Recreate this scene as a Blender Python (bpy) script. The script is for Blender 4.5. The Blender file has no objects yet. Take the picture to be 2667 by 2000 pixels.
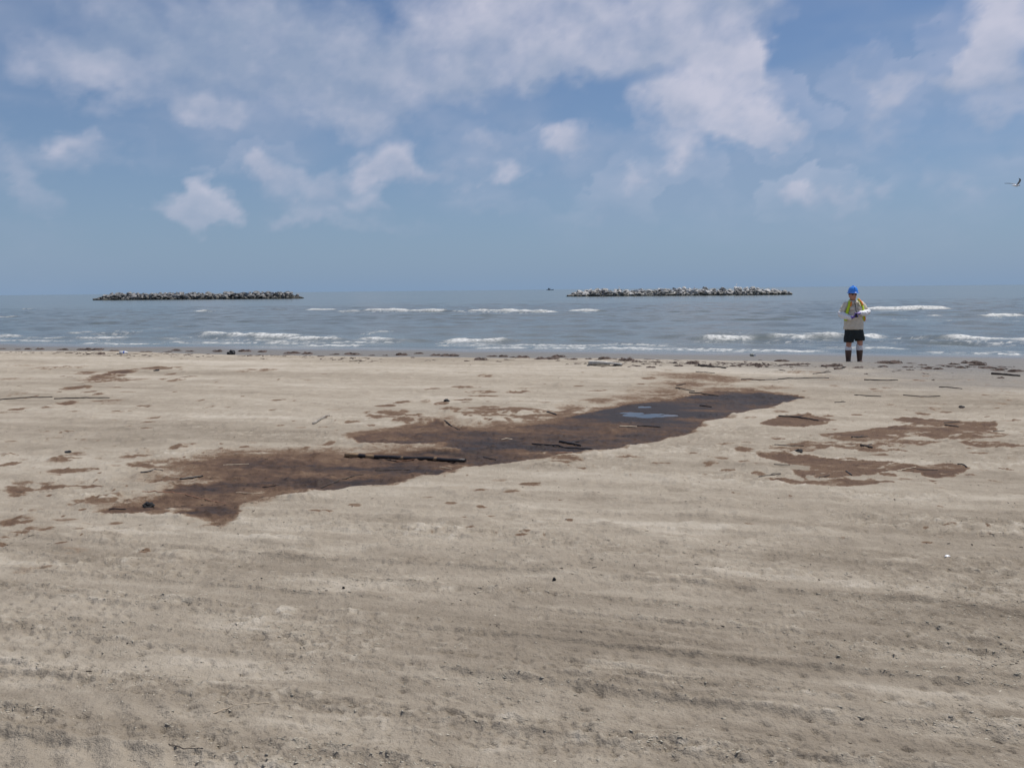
import bpy, bmesh, math, random
import numpy as np
from mathutils import Vector, Matrix, noise as mnoise

# ------------------------------------------------------------------ camera
H = 1.75                      # eye height above the dry sand (z = 0)
SEA = -0.50                   # sea level
FPX, PW, PH = 2077.0, 2667.0, 2000.0
PITCH, ROLL = math.radians(6.72), math.radians(-0.60)
scene = bpy.context.scene
col = scene.collection
cam_data = bpy.data.cameras.new('camera')
cam = bpy.data.objects.new('camera', cam_data)
col.objects.link(cam)
cam_data.sensor_width = 36.0
cam_data.lens = 36.0 * FPX / PW
cam_data.clip_start, cam_data.clip_end = 0.05, 60000
RM = Matrix.Rotation(math.pi / 2 - PITCH, 3, 'X') @ Matrix.Rotation(ROLL, 3, 'Z')
cam.matrix_world = Matrix.Translation((0, 0, H)) @ RM.to_4x4()
scene.camera = cam

# ------------------------------------------------------------------ light
SUN_AZ, SUN_EL = math.radians(62), math.radians(66)      # azimuth from +Y towards +X
sun_dir = Vector((math.sin(SUN_AZ) * math.cos(SUN_EL), math.cos(SUN_AZ) * math.cos(SUN_EL), math.sin(SUN_EL)))
sl = bpy.data.lights.new('sun', 'SUN')
sl.energy, sl.angle, sl.color = 3.95, math.radians(0.53), (1.0, 0.955, 0.89)
so = bpy.data.objects.new('sun', sl)
col.objects.link(so)
so.rotation_euler = sun_dir.to_track_quat('Z', 'Y').to_euler()
so.location = sun_dir * 50
vs = scene.view_settings
vs.view_transform, vs.look, vs.exposure, vs.gamma = 'Standard', 'None', 0.0, 1.0
vs.use_curve_mapping = False
SKY = 0.07

def ray(px, py):
    return (RM @ Vector(((px - PW / 2) / FPX, (PH / 2 - py) / FPX, -1.0))).normalized()

def azel(px, py):
    d = ray(px, py)
    return math.degrees(math.atan2(d.x, d.y)), math.degrees(math.asin(d.z))

world = bpy.data.worlds.new('World')
scene.world = world
world.use_nodes = True
wt = world.node_tree
wt.nodes.clear()
WN, WL = wt.nodes, wt.links

class NB:                                                   # tiny node builder
    def __init__(s, tree): s.t = tree
    def put(s, sock, v):
        if isinstance(v, bpy.types.NodeSocket): s.t.links.new(v, sock)
        elif v is not None: sock.default_value = v
    def math(s, op, a, b=None, c=None, clamp=False):
        n = s.t.nodes.new('ShaderNodeMath'); n.operation = op; n.use_clamp = clamp
        for i, v in enumerate((a, b, c)):
            if v is not None: s.put(n.inputs[i], v)
        return n.outputs[0]
    def vec(s, op, a, b=None, out=0, scale=None):
        n = s.t.nodes.new('ShaderNodeVectorMath'); n.operation = op
        s.put(n.inputs[0], a)
        if b is not None: s.put(n.inputs[1], b)
        if scale is not None: s.put(n.inputs['Scale'], scale)
        return n.outputs['Value'] if op in ('LENGTH', 'DOT_PRODUCT', 'DISTANCE') else n.outputs[0]
    def rng(s, v, a, b, c, d, mode='SMOOTHSTEP'):
        n = s.t.nodes.new('ShaderNodeMapRange'); n.interpolation_type = mode
        for i, x in enumerate((v, a, b, c, d)): s.put(n.inputs[i], x)
        return n.outputs[0]
    def noise(s, v, scale, detail=4, rough=0.55, out='Fac', dist=0.0, dim='3D'):
        n = s.t.nodes.new('ShaderNodeTexNoise'); n.noise_dimensions = dim
        s.put(n.inputs['Vector'], v); s.put(n.inputs['Scale'], scale)
        n.inputs['Detail'].default_value = detail; n.inputs['Roughness'].default_value = rough
        n.inputs['Distortion'].default_value = dist
        return n.outputs[out]
    def mix(s, f, a, b, mode='MIX'):
        n = s.t.nodes.new('ShaderNodeMix'); n.data_type = 'RGBA'; n.blend_type = mode
        s.put(n.inputs[0], f); s.put(n.inputs[6], a); s.put(n.inputs[7], b)
        return n.outputs[2]
    def fmix(s, f, a, b):
        n = s.t.nodes.new('ShaderNodeMix'); n.data_type = 'FLOAT'
        s.put(n.inputs[0], f); s.put(n.inputs[2], a); s.put(n.inputs[3], b)
        return n.outputs[0]
    def ramp(s, v, stops):
        n = s.t.nodes.new('ShaderNodeValToRGB'); cr = n.color_ramp
        while len(cr.elements) < len(stops): cr.elements.new(0.5)
        for e, (p, c) in zip(cr.elements, stops):
            e.position = p; e.color = (*c, 1) if len(c) == 3 else c
        s.put(n.inputs[0], v)
        return n.outputs[0]
    def attr(s, name):
        n = s.t.nodes.new('ShaderNodeAttribute'); n.attribute_name = name
        return n.outputs['Fac']
    def xyz(s, v):
        n = s.t.nodes.new('ShaderNodeSeparateXYZ'); s.put(n.inputs[0], v); return n.outputs
    def comb(s, x, y, z=0.0):
        n = s.t.nodes.new('ShaderNodeCombineXYZ')
        for i, v in enumerate((x, y, z)): s.put(n.inputs[i], v)
        return n.outputs[0]

# clouds: centre and radii as seen in the sky, (x, y, rx, ry, amount, lightness)
CLOUDS = [
 (430,60,520,130,.85,.12),(150,180,190,75,.8,.5),(330,215,140,80,.8,.45),(720,120,330,130,.9,.0),(950,190,230,90,.8,.25),
 (780,290,330,62,.6,.4),(560,285,95,60,.7,.5),(1050,250,250,80,.6,.4),(1110,110,120,110,.5,.4),
 (1330,60,280,150,.95,.65),(1560,60,300,120,1.0,.7),(1500,160,330,80,.85,.3),(1800,60,200,90,.75,.45),(1300,200,200,90,.7,.4),(1950,20,110,60,.45,.3),
 (1890,170,95,80,1.0,.9),(1975,165,58,50,.9,.85),(1850,255,150,85,1.0,.8),(1980,300,140,75,.95,.8),(1850,350,230,48,.9,.7),(2060,355,100,40,.8,.6),(1720,290,90,60,.75,.6),
 (2610,60,150,90,1.0,.9),(2540,110,110,70,.8,.7),(2640,190,190,75,.75,.15),(2520,215,110,50,.5,.2),
 (2330,235,105,50,.75,.5),(2250,175,52,50,.5,.35),(2310,310,85,45,.5,.35),(2620,305,110,55,.65,.4),(2370,380,90,35,.4,.3),
 (190,400,170,58,.7,.35),(175,362,75,30,.5,.75),(545,490,55,52,1.0,.85),(480,548,105,42,1.0,.75),(600,540,62,52,1.0,.8),(530,566,130,30,.9,.6),
 (700,425,75,42,.7,.6),(790,445,120,46,.65,.45),(850,505,100,45,.6,.4),(1010,415,80,58,.95,.75),(1030,455,130,34,.6,.5),
 (1190,480,120,42,.55,.4),(1300,480,45,45,.7,.6),(960,520,60,40,.6,.5),(860,570,80,35,.65,.5),(790,585,60,26,.6,.4),(1260,400,100,45,.5,.4),
 (1440,375,70,34,.5,.65),(1480,400,140,55,.65,.45),(1740,428,68,52,.8,.6),(1840,465,70,38,.45,.35),(1615,500,62,44,.75,.6),(1590,560,90,36,.35,.3),(1480,585,110,26,.3,.3),
 (2130,478,44,42,.8,.7),(2200,510,120,46,.55,.4),(2290,505,75,36,.55,.4),(2090,522,70,36,.55,.5),(2500,450,130,55,.4,.25),(2600,500,110,50,.45,.3),
 (10,470,60,80,.5,.4),(90,550,95,40,.5,.35),(1020,590,130,24,.3,.3),(1240,570,90,30,.3,.3),
]
wb = NB(wt)
tc = WN.new('ShaderNodeTexCoord')
dirv = wb.vec('NORMALIZE', tc.outputs['Generated'])
dx, dy, dz = wb.xyz(dirv)
eln = wb.math('MULTIPLY', wb.math('ARCSINE', dz), 57.29578)
sky = WN.new('ShaderNodeTexSky')
sky.sky_type = 'NISHITA'
sky.sun_disc = False
sky.sun_elevation, sky.sun_rotation = SUN_EL, SUN_AZ
sky.altitude, sky.air_density, sky.dust_density, sky.ozone_density = 0, 1.0, 0.3, 2.0
def cs(c): return tuple(x / SKY for x in c) + (1,)
hz = wb.math('POWER', 2.718, wb.math('MULTIPLY', wb.math('MAXIMUM', eln, 0.0), -0.10))
skyc = wb.mix(hz, wb.mix(1.0, sky.outputs[0], (0.86, 0.955, 1.13, 1), 'MULTIPLY'), cs((0.222, 0.322, 0.468)))
bg = WN.new('ShaderNodeBackground')
bg.inputs[1].default_value = SKY
WL.new(skyc, bg.inputs[0])
wo = WN.new('ShaderNodeOutputWorld')
WL.new(bg.outputs[0], wo.inputs[0])
scene.cycles.max_bounces, scene.cycles.diffuse_bounces, scene.cycles.glossy_bounces = 4, 2, 2

# ------------------------------------------------------------------ helpers
rnd = random.Random(11)
TAB = np.random.RandomState(1234).rand(1 << 18).astype(np.float32)
def hash2(ix, iy, seed):
    return TAB[(ix * 1171 + iy * 60493 + seed * 7919) & 0x3FFFF]
def vn(x, y, seed=0):
    x, y = np.asarray(x, np.float32), np.asarray(y, np.float32)
    ix, iy = np.floor(x), np.floor(y)
    u, v = x - ix, y - iy
    u, v = u * u * (3 - 2 * u), v * v * (3 - 2 * v)
    h0 = ix.astype(np.int32) * 1171 + iy.astype(np.int32) * 60493 + seed * 7919
    a, b = TAB[h0 & 0x3FFFF], TAB[(h0 + 1171) & 0x3FFFF]
    c, d = TAB[(h0 + 60493) & 0x3FFFF], TAB[(h0 + 61664) & 0x3FFFF]
    a = a + (b - a) * u
    return a + (c + (d - c) * u - a) * v
def fbm(x, y, oct=4, seed=0, gain=0.5):
    r, a, t = 0, 1.0, 0
    for i in range(oct):
        r = r + a * vn(x * 2 ** i + i * 17.3, y * 2 ** i - i * 9.1, seed + i)
        t += a; a *= gain
    return r / t
def sst(a, b, x):
    t = np.clip((x - a) / (b - a), 0, 1)
    return t * t * (3 - 2 * t)

SH = math.radians(17.0)                                  # the shore runs slightly away to the left
def sco(x, y): return x * math.sin(SH) + y * math.cos(SH)
def aco(x, y): return x * math.cos(SH) - y * math.sin(SH)
PROF_S = [-1e5, 12, 16, 18.6, 19.6, 20.7, 24.0, 29.0, 34, 60, 200, 1e6]
PROF_Z = [0, 0, 0.0, 0.03, 0.0, -0.19, -0.31, -0.50, -0.72, -1.6, -4, -6]
def base_z(x, y):
    s, a = sco(x, y), aco(x, y)
    s = s + (fbm(a * 0.16 + 50, s * 0.05, 2, 91) - 0.5) * 1.3 * sst(14, 19, s)
    z = np.interp(s, PROF_S, PROF_Z)
    return z + (fbm(x * 0.35, y * 0.35, 3, 5) - 0.5) * 0.06 * sst(33, 24, s)

def unproj(px, py, z=None, n=8):
    d = ray(px, py)
    zz = 0.0 if z is None else z
    for _ in range(1 if z is not None else n):
        t = (zz - H) / d.z
        x, y = d.x * t, d.y * t
        if z is None: zz = float(base_z(np.array([x]), np.array([y]))[0])
    return Vector((x, y, zz))
def ppm(p):                                             # pixels of the photograph per metre at a point
    v = RM.transposed() @ (Vector(p) - Vector((0, 0, H)))
    return FPX / -v.z

def link_mesh(name, verts, faces, material=None, parent=None, smooth=False):
    me = bpy.data.meshes.new(name)
    me.from_pydata([tuple(v) for v in verts], [], faces)
    me.update()
    if smooth: me.polygons.foreach_set('use_smooth', [True] * len(me.polygons))
    return link(name, me, material, parent)
def link(name, me, material=None, parent=None):
    o = bpy.data.objects.new(name, me)
    col.objects.link(o)
    if material and not me.materials: me.materials.append(material)
    if parent: o.parent = parent
    return o
def tag(o, label, cat, group=None):
    o['label'], o['category'] = label, cat
    if group: o['group'] = group
    return o
def empty(name, loc, rz=0.0):
    o = bpy.data.objects.new(name, None)
    o.empty_display_size = 0.1
    col.objects.link(o)
    o.location, o.rotation_euler = loc, (0, 0, rz)
    return o
def grid_mesh(name, X, Y, Z, attrs):
    R, C = X.shape
    me = bpy.data.meshes.new(name)
    n = R * C
    co = np.stack([X, Y, Z], -1).reshape(-1).astype(np.float32)
    idx = np.arange(n).reshape(R, C)
    q = np.stack([idx[:-1, :-1], idx[:-1, 1:], idx[1:, 1:], idx[1:, :-1]], -1).reshape(-1)
    nf = (R - 1) * (C - 1)
    me.vertices.add(n); me.vertices.foreach_set('co', co)
    me.loops.add(nf * 4); me.loops.foreach_set('vertex_index', q.astype(np.int32))
    me.polygons.add(nf); me.polygons.foreach_set('loop_start', np.arange(0, nf * 4, 4, dtype=np.int32))
    me.polygons.foreach_set('use_smooth', np.ones(nf, dtype=bool))
    me.update(calc_edges=True)
    for k, v in attrs.items():
        at = me.attributes.new(k, 'FLOAT', 'POINT')
        at.data.foreach_set('value', v.reshape(-1).astype(np.float32))
    return me
def tri_soup(name, V, F):
    me = bpy.data.meshes.new(name)
    me.vertices.add(len(V)); me.vertices.foreach_set('co', V.astype(np.float32).reshape(-1))
    me.loops.add(F.size); me.loops.foreach_set('vertex_index', F.astype(np.int32).reshape(-1))
    me.polygons.add(len(F)); me.polygons.foreach_set('loop_start', np.arange(0, F.size, 3, dtype=np.int32))
    me.update(calc_edges=True)
    return me

def new_mat(name):
    m = bpy.data.materials.new(name); m.use_nodes = True
    nt = m.node_tree
    return m, NB(nt), nt.nodes['Principled BSDF'], nt
def simple(name, c, rough=0.7, var=0.25, scale=12.0, bump=0.0, bscale=60.0, c2=None, spec=0.5, metallic=0.0, coat=0.0):
    m, b, p, nt = new_mat(name)
    tcn = nt.nodes.new('ShaderNodeTexCoord').outputs['Object']
    n = b.noise(tcn, scale, 5, 0.6)
    lo = tuple(x * (1 - var) for x in c) if c2 is None else c2
    hi = tuple(min(1, x * (1 + var)) for x in c) if c2 is None else c
    b.put(p.inputs['Base Color'], b.ramp(n, [(0.35, lo), (0.65, hi)]))
    p.inputs['Roughness'].default_value = rough
    p.inputs['Specular IOR Level'].default_value = spec
    p.inputs['Metallic'].default_value = metallic
    p.inputs['Coat Weight'].default_value = coat
    if bump:
        bn = nt.nodes.new('ShaderNodeBump'); bn.inputs['Distance'].default_value = bump
        b.put(bn.inputs['Height'], b.noise(tcn, bscale, 4, 0.6))
        nt.links.new(bn.outputs[0], p.inputs['Normal'])
    return m

# ------------------------------------------------------------------ the sand
th0, th1, th2 = math.atan(H / 2.1), math.atan(H / 12.0), math.atan(H / 47.0)
Yr = np.concatenate([[-400, -120, -40, -14, -5, -1, 0.5, 1.4, 1.9],
                     H / np.tan(np.linspace(th0, th1, 560)), H / np.tan(np.linspace(th1, th2, 170)[1:]),
                     np.geomspace(50, 3000, 22)])
te = np.linspace(0.70, 1.55, 130)[1:]
tt = np.concatenate([-np.geomspace(300, 1.65, 22), -te[::-1], np.linspace(-0.70, 0.70, 900), te, np.geomspace(1.65, 300, 22)])
Wr = np.where(Yr > 1.0, Yr + 0.6, 1.6)
GX = np.clip(Wr[:, None] * tt[None, :], -30000, 30000)
GY = np.repeat(Yr[:, None], len(tt), 1)
S, A = sco(GX, GY), aco(GX, GY)
Z = base_z(GX, GY)
near = sst(16, 6, GY)
TR = math.radians(13.5)                                   # tyre tracks run along the beach
TS, TA = GX * math.sin(TR) + GY * math.cos(TR), GX * math.cos(TR) - GY * math.sin(TR)
TSw = TS + (vn(TA * 0.4, TS * 0.3, 21) - 0.5) * 0.10 + (vn(TA * 1.7, TS * 1.1, 22) - 0.5) * 0.03
def rp(x, y):                                             # rp: rough part of the churned sand
    return fbm(x, y, 3, 33)
churn = sst(0.42, 0.66, fbm(TA * 0.55, TSw * 2.4, 4, 41)) * near
churn = np.maximum(churn, .8 * sst(.55, .66, fbm(TA * .28, TSw * 6.5, 3, 46, .6)) * sst(8, 4, GY))
churn = np.maximum(churn, 0.75 * sst(0.5, 0.64, fbm(TA * 1.6, TSw * 3.2, 3, 47)) * sst(7.5, 3.2, GY))
TRACKS = [(2.32, .30, 1), (2.78, .26, 0), (3.16, .30, 1), (3.62, .24, 1), (3.98, .22, 0), (4.52, .30, 0), (5.15, .25, 0), (5.9, .3, 0), (6.8, .3, 0), (7.9, .3, 0)]
for i, (c, w, lug) in enumerate(TRACKS):
    q = (TSw - c) / (w * 0.5)
    m = sst(1.15, 0.85, np.abs(q)) * sst(0.2, 0.5, vn(TA * 0.45 + i * 7, TS * 0, 60 + i) + 0.12)
    edge = np.exp(-((np.abs(q) - 1.12) / 0.16) ** 2)
    Z -= m * 0.006
    Z += edge * 0.010 * sst(.35, .6, fbm(TA * 1.3, TS * 2, 3, 66 + i)) * (0.3 + 1.4 * fbm(TA * 7, TS * 7, 2, 70 + i)) * sst(9, 5, GY)
    churn = np.maximum(churn, edge * 0.8 * sst(9, 4, GY))
    churn = churn * (1 - 0.7 * m) if lug else churn * (1 - 0.35 * m)
    if lug:
        u = TA / 0.098 + 0.45 * q + 0.12 * np.sin(TA * 3)
        v = q * 1.9
        du, dv = (u - np.round(u)) * 0.098, (v - np.floor(v) - 0.5) / 1.9 * w * 0.5
        jit = hash2(np.round(u).astype(np.int64), np.floor(v).astype(np.int64), 7 + i)
        Z -= m * 0.021 * np.exp(-((du / 0.021) ** 2 + (dv / 0.017) ** 2)) * sst(.45, .9, jit) * sst(8, 5, GY)
lump = fbm(GX * 9, GY * 9, 3, 100, 0.6) - 0.5
fine = 1 - np.abs(2 * fbm(GX * 26, GY * 26, 2, 110, 0.6) - 1)
flake = np.maximum(0, fbm(TA * 17, TS * 27, 2, 120, .6) - 0.55)
crack = np.maximum(0, fbm(TA * 26 + 5, TS * 44, 2, 125, .6) - 0.60)
plate = np.maximum(0, fbm(TA * 6 + 9, TS * 11, 3, 127, .6) - 0.53)
cusp = np.clip(flake / 0.04, 0, 1) * .6 + np.clip(plate / 0.02, 0, 1) * .5
Z += churn * (lump * 0.026 + (fine - 0.6) * 0.013 + cusp * 0.0125 - crack * 0.07) * sst(14, 5, GY)
Z += (1 - churn) * (lump * 0.007 + (fine - 0.6) * 0.004 + cusp * .0035 - crack * 0.02) * sst(19, 8, GY)
Z += (fbm(GX * 1.3, GY * 2.2, 3, 130) - 0.5) * 0.035 * sst(21, 17, S)
midl = np.maximum(0, fbm(GX * 3.4, GY * 3.4, 4, 140, 0.6) - 0.55)
Z += midl * 0.10 * sst(3, 6, GY) * sst(20, 18, S)
stri = fbm(TA * .45, TSw * 11, 3, 144, .6)
brkl = fbm(TA * 1.1, TSw * 2.5, 3, 145)
Z += (stri - .5) * .015 * sst(8, 4, GY) * (.35 + 1.1 * sst(.4, .65, brkl))
Z += np.maximum(0, stri - .6) * .10 * sst(8, 4, GY) * fbm(TA * 14, TS * 20, 2, 146, .6) * sst(.42, .6, brkl)
# broad soft tyre ribs pressed into the damp sand at the lower left and bottom centre
for bx, by, rx_, ry_, dr in ((-1.55, 2.95, .62, .42, .9), (.15, 2.45, .5, .25, -.6)):
    wgt = sst(1.15, .6, np.sqrt(((GX - bx) / rx_) ** 2 + ((GY - by) / ry_) ** 2))
    rib = np.sin((TA * math.cos(dr) + TS * math.sin(dr)) * 2 * math.pi / .13 + 1.2 * (vn(GX * 3, GY * 3, 143) - .5))
    Z += wgt * .0062 * rib
    churn *= 1 - .85 * wgt
# scraped edge of sand along the near side of the slick is added with the stain below
tone = 0.46 + 0.5 * (fbm(TA * 0.16, TSw * 1.3, 4, 150) - 0.5) * 1.25 + 0.36 * (fbm(TA * .35, TSw * 7, 3, 153, .6) - .5) * sst(10, 5, GY) + 0.35 * (fbm(TA * 1.2, TSw * 5, 3, 155) - 0.5)
tone += 0.22 * sst(.56, .72, fbm(TA * .9, TSw * 5.0, 4, 157, .62)) * sst(8, 5, GY)
tone += 0.12 * sst(4.5, 9, GY) - 0.14 * sst(5.5, 2.3, GY)  # near sand darkened: damper there, plus lens vignetting put into the tone
tone += churn * (flake * 1.2 + lump * 0.45)
tone += 0.30 * (fbm(GX * 7, GY * 9, 4, 160, .65) - 0.5)
pale = np.exp(-((S - 17.3) / 1.5) ** 2)
tone += 0.15 * pale * (0.4 + 1.2 * fbm(A * 0.3, S, 3, 165))
wet = sst(19.7, 21.2, S + (fbm(A * 0.7, S * 0.7, 3, 170) - 0.5) * 1.5)
shine = sst(25.0, 28.6, S + (fbm(A * 0.22, S * 0.3, 3, 175) - 0.5) * 3.5)
# right-hand side of the berm is flatter and damper
damp = sst(3, 9, GX) * sst(13.5, 16, S) * sst(0.35, 0.6, fbm(A * 0.4, S * 1.2, 3, 180))
tone -= 0.18 * damp
wet = np.maximum(wet, .62 * damp + .35 * sst(-2, 9, GX) * sst(16.5, 18.5, S))

oil = np.zeros_like(Z); soft = np.zeros_like(Z)
wx = (fbm(GX * 3.2, GY * 3.2, 3, 200) - 0.5) * 0.34 + (fbm(GX * 12, GY * 12, 2, 210) - 0.5) * 0.09
wy = (fbm(GX * 3.2 + 40, GY * 3.2, 3, 220) - 0.5) * 0.34 + (fbm(GX * 12, GY * 12 + 40, 2, 230) - 0.5) * 0.09
mott = fbm(TA * 1.1, TS * 3.6, 4, 240)
mott2 = fbm(GX * 11, GY * 11, 3, 250)
def window(x0, x1, y0, y1):
    r0, r1 = np.searchsorted(Yr, y0), np.searchsorted(Yr, y1)
    w = max(0.5, y0 + 0.6)
    w2 = y1 + 0.6
    lo = min(x0 / w, x0 / w2); hi = max(x1 / w, x1 / w2)
    return slice(max(0, r0 - 1), r1 + 1), slice(max(0, np.searchsorted(tt, lo) - 1), np.searchsorted(tt, hi) + 1)
def put_oil(sl_, val):
    oil[sl_] = np.maximum(oil[sl_], val)
def poly_px(pts, ox=0, oy=0, k=1.0):
    return [unproj(ox + x * k, oy + y * k) for x, y in pts]
def poly_mask(P, warp=1.0, soft=0.05):
    xs, ys = [p.x for p in P], [p.y for p in P]
    s_ = window(min(xs) - .5, max(xs) + .5, min(ys) - .5, max(ys) + .5)
    x, y = GX[s_] + wx[s_] * warp, GY[s_] + wy[s_] * warp
    d2_ = np.full(x.shape, 1e9); ins = np.zeros(x.shape, bool)
    n = len(P)
    for i in range(n):
        a, b = P[i], P[(i + 1) % n]
        ex, ey = b.x - a.x, b.y - a.y
        L = ex * ex + ey * ey + 1e-12
        t = np.clip(((x - a.x) * ex + (y - a.y) * ey) / L, 0, 1)
        d2_ = np.minimum(d2_, (x - a.x - t * ex) ** 2 + (y - a.y - t * ey) ** 2)
        c = ((a.y > y) != (b.y > y)) & (x < (b.x - a.x) * (y - a.y) / (b.y - a.y + 1e-12) + a.x)
        ins ^= c
    sd = np.where(ins, -1, 1) * np.sqrt(d2_)
    return s_, sst(soft, -soft, sd), sd
def ell_mask(px, py, rx, ry, warp=1.0, soft=0.25, ang=0.0):
    c = unproj(px, py)
    rxm = rx / ppm(c)
    rym = max(0.03, 0.5 * abs(unproj(px, py - ry).y - unproj(px, py + ry).y))
    r = max(rxm, rym) + 0.45
    s_ = window(c.x - r, c.x + r, c.y - r, c.y + r)
    wf = warp * min(1.0, max(rxm, rym) * 1.6)
    x, y = GX[s_] + wx[s_] * wf - c.x, GY[s_] + wy[s_] * wf - c.y
    ca_, sa_ = math.cos(ang), math.sin(ang)
    d = np.sqrt(((x * ca_ + y * sa_) / rxm) ** 2 + ((-x * sa_ + y * ca_) / rym) ** 2)
    return s_, sst(1 + soft, 1 - soft, d)

SLICK = [(2108,1034),(1992,1025),(1958,1017),(1864,1018),(1799,1032),(1714,1045),(1620,1059),(1545,1076),(1487,1087),(1415,1103),(1343,1110),(1263,1119),
 (1200,1112),(1158,1106),(1136,1092),(1111,1104),(1017,1119),(974,1126),(908,1139),(937,1154),(1053,1157),(1162,1155),(1140,1166),(1187,1177),(1053,1177),(945,1183),(854,1192),(800,1191),
 (720,1186),(586,1189),(488,1192),(384,1199),(293,1212),(264,1225),(300,1240),(290,1250),(260,1254),(228,1241),(176,1238),(130,1247),(33,1252),(-30,1264),(-30,1315),(49,1299),(107,1283),(179,1275),(260,1265),(325,1260),(407,1254),(440,1258),
 (420,1276),(450,1288),(407,1293),(374,1298),(335,1309),(290,1318),(244,1332),(277,1339),(342,1339),(390,1329),(423,1332),(488,1348),(534,1365),(560,1368),(586,1363),(612,1352),(631,1335),(635,1316),(651,1300),(720,1293),
 (800,1287),(890,1273),(908,1268),(1002,1257),(1107,1242),(1162,1230),(1234,1215),(1324,1204),(1415,1192),(1487,1179),(1600,1168),(1636,1159),(1697,1150),(1789,1130),(1809,1117),(1840,1096),(1891,1086),(1958,1069),(2026,1055),(2060,1042)]
s_, m, sd = poly_mask(poly_px(SLICK), 0.30, 0.055)
slick_val = m * (0.54 + 0.75 * (mott[s_] - 0.5) + 0.22 * (mott2[s_] - 0.5))
brk0 = fbm(TA[s_] * 1.6, TS[s_] * 4.0, 4, 282, .6)
leftw = sst(-2.6, -4.0, GX[s_])
slick_val *= 1 - leftw * (.44 + .52 * sst(.42, .54, brk0))
lobe = sst(.75, .2, np.sqrt(((GX[s_] + 2.1) / 1.0) ** 2 + ((GY[s_] - 6.05) / .45) ** 2))
slick_val = np.minimum(slick_val, 1 - .48 * lobe)
put_oil(s_, slick_val)
# lightly stained margin, widest on the seaward side
for dxy, sf, v in (((.05, .42), .42, .40), ((-.15, .14), .18, .46), ((.0, -.06), .06, .30)):
    P2 = [Vector((q.x + dxy[0], q.y + dxy[1], 0)) for q in poly_px(SLICK)]
    s2, m2, sd2 = poly_mask(P2, 1.0, sf)
    soft[s2] = np.maximum(soft[s2], m2 * v * (0.1 + 1.3 * fbm(TA[s2] * 3, TS[s2] * 6, 4, 284, .6)) * sst(-4.2, -2.8, GX[s2]))
Z[s_] -= m * 0.016
Z[s_] += np.exp(-((sd - 0.05) / 0.06) ** 2) * 0.012 * fbm(GX[s_] * 5, GY[s_] * 5, 2, 260)
Z[s_] += m * ((1 - np.abs(2 * fbm(TA[s_] * 2.2, TS[s_] * 6, 3, 288, .6) - 1)) - .6) * .016
Z[s_] += m * np.maximum(0, fbm(GX[s_] * 14, GY[s_] * 14, 2, 289) - .6) * .06
flat_slick = np.zeros_like(Z); flat_slick[s_] = m
for px_, py_, rx_, ry_, v in [(1690,1080,150,14,.25),(1850,1050,230,22,.30),(1650,1085,180,26,.26),(1400,1165,230,16,.24),(1130,1205,200,20,.24),(820,1240,180,22,.22),(560,1262,220,12,.16),(450,1288,140,9,.2),(555,1322,70,16,.16),(1960,1036,140,12,.3),(1250,1150,150,14,.12),(330,1250,180,6,.1),(900,1255,120,12,.15),(1720,1120,120,20,.15)]:
    s_, m = ell_mask(px_, py_, rx_, ry_, 1.0, 0.75)
    oil[s_] += m * v * (oil[s_] > 0.25) * (0.5 + mott[s_])
# sand islands inside the slick
for px_, py_, rx_, ry_ in [(488,1254,60,6),(545,1247,35,3),(425,1266,30,6),(380,1272,40,5),(450,1313,16,3),(470,1325,34,4),(430,1331,34,4),(612,1220,16,3),(1130,1172,40,6),(1175,1175,22,4),(1000,1162,70,4)]:
    s_, m = ell_mask(px_, py_, rx_, ry_, 0.9, 0.4)
    oil[s_] *= 1 - 0.9 * m; Z[s_] += 0.012 * m
K6, K7, K8, K5, K4 = .3617, .339, .3165, .3255, .3165
# upper brown lens with pale stripes through it
LENS = [(950,205),(1100,175),(1400,160),(1650,180),(1800,200),(1950,150),(2000,190),(1800,265),(1600,300),(1500,250),(1300,235),(1180,225),(1050,215)]
s_, m, sd = poly_mask(poly_px(LENS, 800, 1000, K6), .6, .09)
put_oil(s_, m * (0.36 + 0.3 * (mott[s_] - 0.5)))
for a, b in [((1170,240),(1270,300)), ((1270,240),(1350,300)), ((1430,240),(1480,290))]:
    for k in range(5):
        f = k / 4
        s_, m = ell_mask(800 + (a[0] + (b[0] - a[0]) * f) * K6, 1000 + (a[1] + (b[1] - a[1]) * f) * K6, 7, 5, .3, .5)
        put_oil(s_, m * 0.3)
def blobs(lst, ox, oy, k, v=.42, soft=.22, warp=1.0):
    for (x, y, rx, ry, *r) in lst:
        s_, m = ell_mask(ox + x * k, oy + y * k, rx * k, ry * k, warp, soft)
        put_oil(s_, m * (r[0] if r else v) * (0.75 + 0.5 * mott[s_]))
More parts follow.
